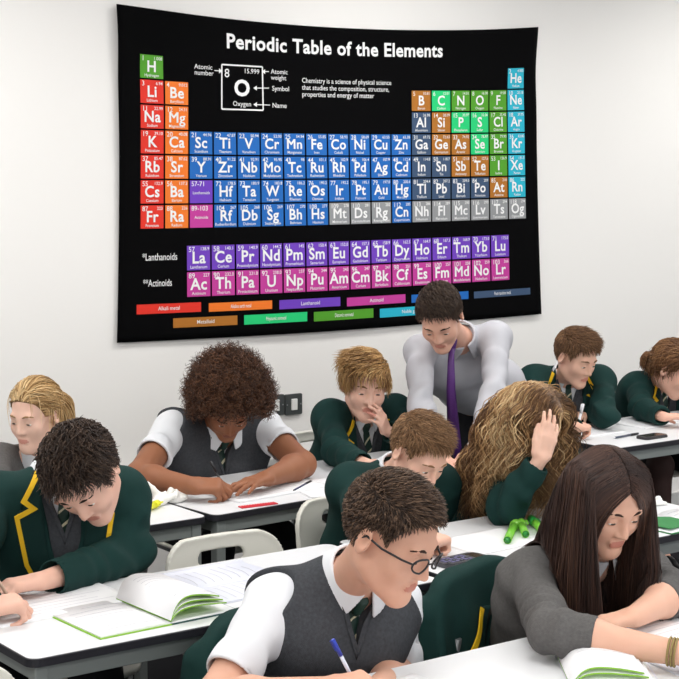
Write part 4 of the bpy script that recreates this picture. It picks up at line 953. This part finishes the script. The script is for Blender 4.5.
# ------------------------------------------------------------------ chairs with people and without
def seat_at(k, lab, dx=0, dy=.16, rz=0):
    p = P_[k]; return chair(p.pel[0] + dx, p.pel[1] + dy, lab, rz)
chair(*WZ(218, 532, CT)[:2], 'empty cream plastic chair between the dark curly boy and the bent fair boy', R_(-2))
chair(1.315, 3.36, 'cream plastic chair at the bottom left corner of the frame')
seat_at('curlyboy', 'cream plastic chair under the dark curly haired boy'); seat_at('fair', 'cream plastic chair behind the bent fair haired boy', -.03, .13)
seat_at('wavy', 'cream plastic chair behind the girl with long wavy hair', .03, .14); seat_at('afro', 'cream plastic chair under the person with the big afro'); seat_at('chin', 'cream plastic chair under the blond pupil resting chin in hand')
seat_at('blonde', 'cream plastic chair under the blonde girl at the left edge'); seat_at('farboy', 'cream plastic chair under the boy with the white pen'); seat_at('edge', 'cream plastic chair under the girl cut off by the right edge')
c6 = seat_at('glasses', 'cream plastic chair under the boy in glasses', -.0, .13); c11 = seat_at('jumper', 'cream plastic chair under the dark haired girl in the grey jumper', -.14, .12, R_(4))
hung_blazer(c6.location.x, c6.location.y, 'bottle green blazer hung behind the boy in glasses, at the bottom edge')
ty = c11.location.y - .06; tq = [WY(x_, y_, ty) for x_, y_ in ((481, 608), (478, 614), (458, 652))]
hung_blazer(c11.location.x, c11.location.y, 'bottle green blazer with yellow braid hung behind the grey jumper girl', R_(4), trim=[(q[0] - c11.location.x, q[2] - CT - .022) for q in tq])
# ------------------------------------------------------------------ paper, books and pens
PAPER = mat('white_paper', srgb(240, 240, 242), .85, .15); PAPERB = mat('bluish_white_paper', srgb(226, 228, 240), .85, .15); INKG = mat('grey_print', srgb(196, 196, 203), .8, .1)
LIME = mat('lime_green_cover', srgb(140, 196, 50), .5, .4); TEAL = mat('dark_teal_cover', srgb(32, 74, 74), .5, .4); ORANGE = mat('orange_print', srgb(230, 160, 110), .8, .1); GREENP = mat('green_print', srgb(46, 128, 66), .6, .3)
def lines(bm, x0, x1, y0, y1, z, n, mi=0, rag=True, th=.0022):
    for i in range(n):
        y = lerp(y1, y0, (i + .5) / n); xe = x1 - ((x1 - x0) * random.uniform(0, .35) if rag else 0)
        f = bm.faces.new([bm.verts.new(q) for q in ((x0, y - th / 2, z(x0)), (xe, y - th / 2, z(xe)), (xe, y + th / 2, z(xe)), (x0, y + th / 2, z(x0)))]); f.material_index = mi
def sheet(name, lab, cat, c, w, d, rz, th=.0012, m=None, ln=0, group=None, curl=0):
    r = thing(name, lab, cat, (c[0], c[1], DH + .0004), rz, group); bm = bmesh.new(); N = 14
    z = lambda x, y: curl * max(0, (abs(x) / (w / 2) - .35)) ** 2 * (1 if x * curl > 0 else .3)
    g = [[[bm.verts.new((w * (i / N - .5), d * (j / N - .5), z(w * (i / N - .5), 0) + t)) for j in range(N + 1)] for i in range(N + 1)] for t in (0, th)]
    for k in (0, 1):
        for i in range(N):
            for j in range(N): f = bm.faces.new((g[k][i][j], g[k][i + 1][j], g[k][i + 1][j + 1], g[k][i][j + 1])); f.smooth = True
    for i in range(N):
        for a, b in (((i, 0), (i + 1, 0)), ((i, N), (i + 1, N)), ((0, i), (0, i + 1)), ((N, i), (N, i + 1))): bm.faces.new((g[0][a[0]][a[1]], g[0][b[0]][b[1]], g[1][b[0]][b[1]], g[1][a[0]][a[1]]))
    link('page', bm_mesh('page', bm, [m or PAPER]), r)
    if ln:
        bm = bmesh.new(); lines(bm, -w * .42, w * .42, -d * .42, d * .42, lambda x: z(x, 0) + th + .0004, ln); link('print', bm_mesh('print', bm, [INKG]), r)
    return r
def half_book(sg, w, d, th, bulge, curlup, cover, r, pages, prn=9):
    # one half of an open book, spine at x = 0; the page block bulges near the spine and may curl up at its free edge
    N = 22; prof = []
    for i in range(N + 1):
        t = i / N; x = sg * w * t * (1 - .10 * abs(curlup) * t); top = th * (.35 + .65 * min(1, t * 6)) + bulge * math.sin(min(1, t * 1.15) * PI) ** .8 * (1 - .25 * t) + curlup * max(0, t - .45) ** 2
        bot = .0025 + curlup * max(0, t - .5) ** 2 * .75; prof.append((x, bot, max(top, bot + .001)))
    bm = bmesh.new(); R0 = [[bm.verts.new((x, y, z)) for x, z in [(a, b) for a, b, c in prof] + [(a, c) for a, b, c in prof[::-1]]] for y in (-d / 2, d / 2)]
    K = len(R0[0])
    for i in range(K): f = bm.faces.new((R0[0][i], R0[0][(i + 1) % K], R0[1][(i + 1) % K], R0[1][i])); f.smooth = True
    for R1 in R0:
        for i in range(N): bm.faces.new((R1[i], R1[i + 1], R1[K - 2 - i], R1[K - 1 - i]))
    link('page_block', bm_mesh('page_block', bm, [pages]), r)
    bm = bmesh.new(); e = .005
    cv_ = [(0, 0)] + [(a * 1.02, b - .0025) for a, b, c in prof[1:]]
    a_ = [[bm.verts.new((x, y, z + o)) for x, z in cv_] for o in (0, .0022) for y in (-d / 2 - e, d / 2 + e)]
    for i in range(N):
        for p_, q_ in ((0, 1), (2, 3), (0, 2), (1, 3)): bm.faces.new((a_[p_][i], a_[p_][i + 1], a_[q_][i + 1], a_[q_][i]))
    bm.faces.new((a_[0][-1], a_[1][-1], a_[3][-1], a_[2][-1])); link('cover', bm_mesh('cover', bm, [cover]), r)
    if prn:
        bm = bmesh.new(); xs = [a for a, b, c in prof]; zs = [c for a, b, c in prof]
        o = np.argsort(xs); zf = lambda x: float(np.interp(x, np.array(xs)[o], np.array(zs)[o])) + .0012
        for i in range(prn):
            y = d * (.42 - .84 * (i + .5) / prn); x = w * .1
            while x < w * (.86 if i % 4 else .6):
                L = w * .04; q = [(sg * x, y - .0011), (sg * (x + L), y - .0011), (sg * (x + L), y + .0011), (sg * x, y + .0011)]
                bm.faces.new([bm.verts.new((a, b, zf(a))) for a, b in q]); x += L * 1.0
        link('print', bm_mesh('print', bm, [INKG]), r)
    return prof
def open_book(lab, c, rz, w, d, L, R, cover, name='open_book', pages=PAPER, z=0, prn=(8, 8)):
    r = thing(name, lab, 'book', (c[0], c[1], DH + .0006 + z), rz); half_book(-1, w, d, *L, cover, r, pages, prn[0]); half_book(1, w, d, *R, cover, r, pages, prn[1]); return r
c = WZ(143, 613, .72); r = thing('open_book', 'open textbook with lime green page edges, its right half curling up', 'book', (c[0], c[1], DH + .0006), R_(2)); half_book(-1, .2, .27, .006, .003, 0, LIME, r, PAPER, 8); half_book(1, .2, .27, .0035, 0, 0, TEAL, r, PAPER, 0)
def leaves(r, H, w, d, top, m_):
    N = 22; bm = bmesh.new(); P2 = []
    for i in range(N + 1):
        x = w * i / N; z = .006 + H * (1 - math.exp(-x / .022)) * (1 - .35 * (x / w) ** 2); P2.append((x * (1 - .12 * H / .05), z))
    rows = [[[bm.verts.new((x, y, z + o)) for x, z in P2] for y in (-d / 2, d / 2)] for o in (0, .0035)]
    for k in (0, 1):
        for i in range(N): f = bm.faces.new((rows[k][0][i], rows[k][0][i + 1], rows[k][1][i + 1], rows[k][1][i])); f.smooth = True; f.material_index = 0 if k else 1
    for e in (0, 1):
        for i in range(N): f = bm.faces.new((rows[0][e][i], rows[0][e][i + 1], rows[1][e][i + 1], rows[1][e][i])); f.material_index = 1
    for i in (0, N): f = bm.faces.new((rows[0][0][i], rows[0][1][i], rows[1][1][i], rows[1][0][i])); f.material_index = 1
    link('leaves', bm_mesh('leaves', bm, [m_, LIME]), r)
    if top:
        bm = bmesh.new(); xs = [a for a, b in P2]; zf = lambda x: float(np.interp(x, xs, [b for a, b in P2])) + .0041
        for i in range(11):
            y = d * (.4 - .8 * (i + .5) / 11); x = .03
            while x < w * (.8 if i % 4 else .55):
                bm.faces.new([bm.verts.new((a, b, zf(a))) for a, b in ((x, y - .001), (x + .008, y - .001), (x + .008, y + .001), (x, y + .001))]); x += .008
        link('print', bm_mesh('print', bm, [INKG]), r)
for H_, w_, t_ in ((.062, .17, True), (.045, .175, False), (.03, .18, False)): leaves(r, H_, w_, .268, t_, PAPER)
c = WZ(52, 606, .72); sheet('exercise_book', 'white exercise book lying under the dark curly boy\'s hands', 'book', (c[0] - .0, c[1] + .02), .40, .24, R_(3), .007, PAPER, 8)
c = WZ(236, 584, .72)
open_book('open lined exercise book between the green-edged textbook and the boy in glasses', (c[0] - .03, c[1] - .0), R_(92), .15, .30, (.004, .003, 0), (.006, .012, .05), PAPERB, 'exercise_book', PAPERB, 0, (9, 9))
c = WZ(352, 672, .72)
c = WZ(262, 489, .72); sheet('exercise_book', 'open white exercise book under the afro pupil\'s hands', 'book', (c[0], c[1]), .42, .28, R_(6), .006, PAPER, 10)
c = WZ(327, 490, .72); sheet('paper_sheet', 'loose white sheets to the right of the afro pupil\'s exercise book', 'paper', (c[0] + .02, c[1] + .03), .24, .30, R_(-12), .004, PAPER, 10, None, .0)
c = WZ(497, 543, .72); sheet('paper_sheet', 'white worksheet beside the fair boy\'s fist, behind the calculator', 'paper', (c[0], c[1] + .03), .30, .22, R_(4), .002, PAPER, 0)
c = WZ(640, 424, .72); sheet('paper_sheet', 'white worksheet in front of the girl cut off by the right edge', 'paper', (c[0] + .12, c[1] + .03), .42, .26, R_(3), .003, PAPER, 8)
c = WZ(592, 432, .72); sheet('exercise_book', 'white exercise book under the white pen', 'book', (c[0] - .02, c[1] - .0), .26, .19, R_(4), .004, PAPER, 8)
c = WZ(560, 505, .72); sheet('folder', 'grey folder in front of the wavy haired girl', 'folder', (c[0] + .06, c[1]), .30, .16, R_(6), .010, mat('grey_card', srgb(150, 150, 156), .7, .2), 0)
c = WZ(672, 521, .72); r = open_book('open book with a green printed page near the right edge', (c[0] + .02, c[1] - .02), R_(3), .17, .20, (.004, .004, 0), (.006, .006, .02), GREENP, prn=(0, 6))
bm = bmesh.new(); f = bm.faces.new([bm.verts.new(q) for q in ((-.155, -.085, .0112), (-.02, -.085, .0112), (-.02, .03, .0112), (-.09, .085, .0112), (-.155, .085, .0112))]); ex = bmesh.ops.extrude_face_region(bm, geom=[f]); [setattr(v, 'co', v.co + Vector((0, 0, .0012))) for v in ex['geom'] if isinstance(v, bmesh.types.BMVert)]; link('green_panel', bm_mesh('green_panel', bm, [GREENP]), r)
# foreground desk
c = WZ(556, 657, .72); r = thing('open_book', 'open textbook with rolled white pages in front of the grey jumper girl', 'book', (c[0] - .588 * .125, c[1] - .809 * .125, DH + .0006), R_(-36)); half_book(1, .2, .25, .0035, 0, 0, PAPERB, r, PAPER, 0)
for H_, w_, t_ in ((.05, .18, True), (.036, .185, False), (.02, .19, False)): leaves(r, H_, w_, .248, t_, PAPER)
c = WZ(668, 664, .72); r = sheet('card', 'small white folded card under the grey jumper girl\'s bare forearm', 'card', (c[0] + .06, c[1] - .03), .20, .14, R_(-8), .003, PAPERB)
c = WZ(655, 628, .72); sheet('paper_sheet', 'white worksheet between the grey jumper girl\'s folded arms', 'paper', (c[0] + .06, c[1] + .0), .34, .20, R_(3), .002, PAPER, 6)
c = WZ(405, 690, .72); sheet('paper_sheet', 'white sheet beneath the blue pen of the boy in glasses', 'paper', (c[0] - .05, c[1] - .03), .28, .2, R_(3), .0015, PAPER, 0)
# crumpled tissue
def tissue(lab, c, sc_, seed, peak):
    F = Field(); rg = np.random.default_rng(seed); c0 = A(0, 0, 0)
    for i in range(7):
        a, b = rg.uniform(-.05, .05, 3) * A(1, .6, 0) + A(0, 0, .012), rg.uniform(-.05, .05, 3) * A(1, .6, 0) + A(0, 0, rg.uniform(.016, .04)); F.cone(a * sc_, b * sc_, .016 * sc_, .010 * sc_, .012)
    for a, b in peak: F.cone(A(*a) * sc_, A(*b) * sc_, .018 * sc_, .003 * sc_, .014)
    F.add(lambda P: .003 * wnoise(P, 95) + .003 * np.abs(wnoise(P, 50)), 0, 0, 0, 'n', (A(-.3, -.3, -.1), A(.3, .3, .3))); halfspace(F, (0, 0, .001), (0, 0, -1), A(-.3, -.3, -.2), A(.3, .3, .3))
    V, Q = F.mesh(.004); o = link('crumpled_tissue', mesh_np('crumpled_tissue', V, Q, [mat('white_tissue', srgb(244, 243, 238), .95, .1, bump=.4, bscale=160)])); o.location = (c[0], c[1], DH); return tag(o, lab, 'tissue')
c = WZ(168, 503, .72); tissue('crumpled white tissue with a pointed corner on the left back desk', c, 1.05, 3, [((-.03, 0, .02), (-.075, .01, .085)), ((.04, 0, .02), (.07, .0, .045)), ((-.05, -.02, .01), (-.09, -.03, .02))])
c = WZ(657, 505, .72); tissue('scrap of crumpled tissue behind the dark hair of the grey jumper girl', c, .5, 5, [((0, 0, .02), (.03, 0, .06))])
# pencil case and highlighter on the left back desk
c = WZ(141, 504, .72); r = thing('pencil_case', 'dark purple pencil case beside the crumpled tissue', 'pencil case', (c[0] - .02, c[1] + .02, DH), R_(10))
bm = bmesh.new(); prism(bm, rrect(.19, .07, .02), 0, .028); bmesh.ops.bevel(bm, geom=bm.edges[:], offset=.006, segments=2, affect='EDGES'); link('pouch', bm_mesh('pouch', bm, [mat('dark_purple_fabric', srgb(66, 56, 74), .8, .2, bump=.3)]), r)
bm = bmesh.new(); tube(bm, [(-.085, 0, .0285), (.085, 0, .0285)], .003, 6); link('zip', bm_mesh('zip', bm, [mat('brushed_steel', srgb(170, 170, 172), .35, .5, 1)]), r)
def pen(name, lab, cat, a, b, rad, body, tip, cap=None, group=None, capf=.3):
    a, b = A(*a), A(*b); r = thing(name, lab, cat, a, 0, group); d = b - a; L = np.linalg.norm(d); u = d / L
    bm = bmesh.new(); tube(bm, [u * .012, u * L * (1 - (capf if cap else 0))], rad, 10); link('barrel', bm_mesh('barrel', bm, [body]), r)
    bm = bmesh.new(); tube(bm, [u * 0, u * .004, u * .013], [rad * .15, rad * .3, rad * .95], 8); link('tip', bm_mesh('tip', bm, [tip]), r)
    if cap:
        bm = bmesh.new(); tube(bm, [u * L * (1 - capf), u * L * .99, u * L], [rad * 1.15, rad * 1.1, rad * .6], 10)
        s = unit(np.cross(u, A(.3, .5, .8))); tube(bm, [u * L * .98 + s * rad, u * L * .98 + s * rad * 1.7, u * L * (1 - capf * .7) + s * rad * 1.6], rad * .28, 6); link('cap', bm_mesh('cap', bm, [cap]), r)
    return r
def plast(n, *c_): return mat(n, srgb(*c_), .35, .5)
BLUEP, WHITEP, BLKP, REDP, YELP = plast('blue_plastic', 36, 62, 178), plast('white_plastic', 236, 236, 240), plast('black_plastic', 30, 30, 34), plast('red_plastic', 214, 42, 56), plast('neon_yellow_plastic', 232, 232, 50)
STEEL = mat('brushed_steel', srgb(170, 170, 172), .35, .5, 1)
c, c2 = WZ(145, 509, .735), WZ(158, 503, .735); pen('highlighter', 'short neon yellow highlighter by the crumpled tissue', 'highlighter', c, c2, .011, YELP, BLKP, YELP)
c, c2 = WZ(137, 509, .728), WZ(144, 504, .728); pen('pen', 'red pen end poking from beside the purple pencil case', 'pen', c + A(-.03, .0, 0), c2, .007, REDP, BLKP)
c, c2 = WZ(240, 507.5, .722), WZ(276, 503, .722); d = c2 - c; r = thing('ruler', 'red plastic ruler on the desk in front of the afro pupil', 'ruler', (c + c2) / 2, math.atan2(d[1], d[0])); r.location.z = DH + .001
bm = bmesh.new(); box(bm, (0, 0, .0015), (np.linalg.norm(d), .030, .003), .0006); link('strip', bm_mesh('strip', bm, [REDP]), r)
bm = bmesh.new(); [box(bm, (-.06 + i * .01, .011, .0032), (.0008, .005 if i % 5 else .008, .0004)) for i in range(13)]; link('graduation', bm_mesh('graduation', bm, [WHITEP]), r)
def held(k, lab, body, tip, cap, L=.14, off=(0, 0, 0), back=None, rad=.0042, name='pen'):
    p = P_[k]; tips, th = p.tips['R']; g = (A(*tips[0]) + A(*th)) / 2 + A(*off); bk = back - g if back is not None else A(.25, .5, .8)
    u = unit(bk); a = g - u * .03; 
    if a[2] < DH + .004: a = g - u * max(0, (g[2] - DH - .004) / max(u[2], .1))
    return pen(name, lab, 'pen', a, a + u * L, rad, body, tip, cap)
pj = P_['glasses']; g6 = (A(*pj.tips['R'][0][0]) + A(*pj.tips['R'][1])) / 2
held('glasses', 'blue ballpoint with blue cap held by the boy in glasses', mat('clear_barrel_plastic', srgb(214, 220, 236), .2, .5), BLUEP, BLUEP, .15, back=WY(336, 646, g6[1] + .0))
g9 = P_['farboy'].tips['R'][1]; held('farboy', 'white pen held upright by the far boy in the green blazer', WHITEP, BLKP, WHITEP, .14, back=WY(583, 405, g9[1] - .02), rad=.0055)
g3 = P_['afro'].tips['R'][1]; held('afro', 'dark pen held by the pupil with the big afro', BLKP, STEEL, BLKP, .14, back=WY(211, 462, g3[1] + .05))
g2 = P_['curlyboy'].tips['R'][1]; held('curlyboy', 'pale pen held by the dark curly haired boy', plast('pale_brown_plastic', 190, 160, 140), BLKP, None, .13, back=A(*g2) + A(-.25, .1, .5))
c, c2 = WZ(293, 491, .727), WZ(302, 486, .727); pen('pen', 'dark blue pen lying on the loose sheets beside the afro pupil\'s book', 'pen', c, c2 + (c2 - c) * 1., .004, plast('navy_plastic', 40, 48, 92), BLKP, BLKP)
c, c2 = WZ(613, 438, .726), WZ(638, 433.5, .726); pen('pen', 'dark pen lying left of the black phone on the far right desk', 'pen', c, c2, .0045, plast('slate_plastic', 70, 78, 96), WHITEP, BLKP)
# phone and calculator
def slab(name, lab, cat, c, L, W, th, rz, body, keys=False, screen=None):
    r = thing(name, lab, cat, (c[0], c[1], DH + .0004), rz); bm = bmesh.new(); prism(bm, rrect(L, W, min(W, L) * .28), 0, th); bmesh.ops.bevel(bm, geom=[e for e in bm.edges if abs(e.verts[0].co.z - e.verts[1].co.z) < 1e-5 and e.verts[0].co.z > th / 2], offset=.003, segments=2, affect='EDGES')
    link('case', bm_mesh('case', bm, [body]), r)
    if screen: bm = bmesh.new(); box(bm, (screen[0], 0, th), (screen[1], W * .68, .001), .0003); link('screen', bm_mesh('screen', bm, [mat('dark_glass', srgb(62, 58, 54), .12, .6)]), r)
    if keys:
        for i in range(6):
            for j in range(4): bm = bmesh.new(); box(bm, (-L * .40 + i * .0165, (j - 1.5) * .0135, th + .0008), (.011, .009, .003), .001); link('key', bm_mesh('key', bm, [mat('lilac_key', srgb(108, 104, 140), .5, .4) if (i + j) % 3 else mat('grey_key', srgb(70, 72, 80), .5, .4)]), r)
    return r
c = WZ(652, 436.5, .725); slab('mobile_phone', 'black phone lying face up on the far right desk', 'phone', c, .14, .068, .011, R_(2), plast('dark_phone_case', 44, 42, 44), False, (0, .11))
c = WZ(461, 560.5, .727); slab('calculator', 'dark calculator with lilac keys near the edge of the desk', 'calculator', c, .165, .078, .014, R_(3), plast('charcoal_plastic', 62, 62, 68), True, (.055, .035))
# neon green highlighters lying together
NEON = mat('neon_green_plastic', srgb(160, 242, 84), .3, .5, trans=.5); DKG = plast('dark_green_plastic', 30, 130, 50)
for (a, b, lab, capd) in (((507, 541, .735), (517, 519, .735), 'neon green highlighter nearest the worksheet, pointing at the frame\'s bottom', NEON), ((526, 535, .735), (520, 521, .735), 'middle neon green highlighter of the three on the desk', NEON), ((543, 531, .735), (531, 519, .735), 'dark capped neon green highlighter closest to the dark long hair', DKG)):
    pen('highlighter', lab, 'highlighter', WZ(*a), WZ(*b), .0125, NEON, DKG, capd, 'neon highlighters on the right middle desk', .35)
# dark bags on the floor
def bag(lab, c, w, d, h, rz, m):
    r = thing('school_bag', lab, 'bag', (c[0], c[1], 0), rz); F = Field(); F.rbox((0, 0, h / 2 + .004), None, (w / 2, d / 2, h / 2), .07, .02); F.rbox((0, -d / 2, h * .32), None, (w * .36, .05, h * .26), .04, .03)
    F.add(lambda P: .008 * wnoise(P, 8), 0, 0, 0, 'n', (A(-.5, -.5, 0), A(.5, .5, 1))); halfspace(F, (0, 0, .004), (0, 0, -1), A(-.5, -.5, -.2), A(.5, .5, .5)); V, Q = F.mesh(.012); link('pack', mesh_np('pack', V, Q, [m]), r)
    bm = bmesh.new(); tube(bm, [(-.05, 0, h - .01), (-.04, 0, h + .05), (.04, 0, h + .05), (.05, 0, h - .01)], .009, 8); link('handle', bm_mesh('handle', bm, [m]), r); return r
BAGM = mat('black_nylon', srgb(24, 24, 28), .7, .3, bump=.3, bscale=400)
bag('black school bag on the floor below the open green-edged textbook', (2.45, 3.72), .36, .22, .42, .2, BAGM)
# ------------------------------------------------------------------ light
STR = .5
def ceiling_light(x, y, k):
    r = thing('ceiling_light', 'recessed rectangular ceiling light panel', 'ceiling light', (x, y, ZC), 0, 'ceiling light panels')
    bm = bmesh.new()
    for s in (-1, 1): box(bm, (s * .61, 0, -.012), (.02, .64, .024)); box(bm, (0, s * .31, -.012), (1.2, .02, .024))
    link('frame', bm_mesh('frame', bm, [mat('white_metal', srgb(235, 235, 235), .5, .4)]), r)
    dm = mat('light_diffuser', (1, 1, 1, 1)); b = dm.node_tree.nodes['Principled BSDF']; b.inputs['Emission Color'].default_value = (1, .98, .95, 1); b.inputs['Emission Strength'].default_value = 3
    bm = bmesh.new(); box(bm, (0, 0, -.008), (1.2, .6, .008)); link('diffuser', bm_mesh('diffuser', bm, [dm]), r)
    l = bpy.data.lights.new('panel_lamp', 'AREA'); l.shape = 'RECTANGLE'; l.size = 1.15; l.size_y = .56; l.energy = k * STR; l.color = (1, .985, .96)
    o = bpy.data.objects.new('panel_lamp', l); C.objects.link(o); o.location = (x, y, ZC - .03)
for x in (-.4, 2.0, 4.4, 6.8):
    for y in (.2, 2.5, 4.8): ceiling_light(x, y, 34)
w = bpy.data.worlds.new('world'); sc.world = w; w.use_nodes = True; w.node_tree.nodes['Background'].inputs[0].default_value = (.93, .96, 1, 1); w.node_tree.nodes['Background'].inputs[1].default_value = 1.15
vs = sc.view_settings; vs.view_transform = 'Standard'; vs.look = 'None'; vs.gamma = 1; vs.use_curve_mapping = False; vs.exposure = 0.1
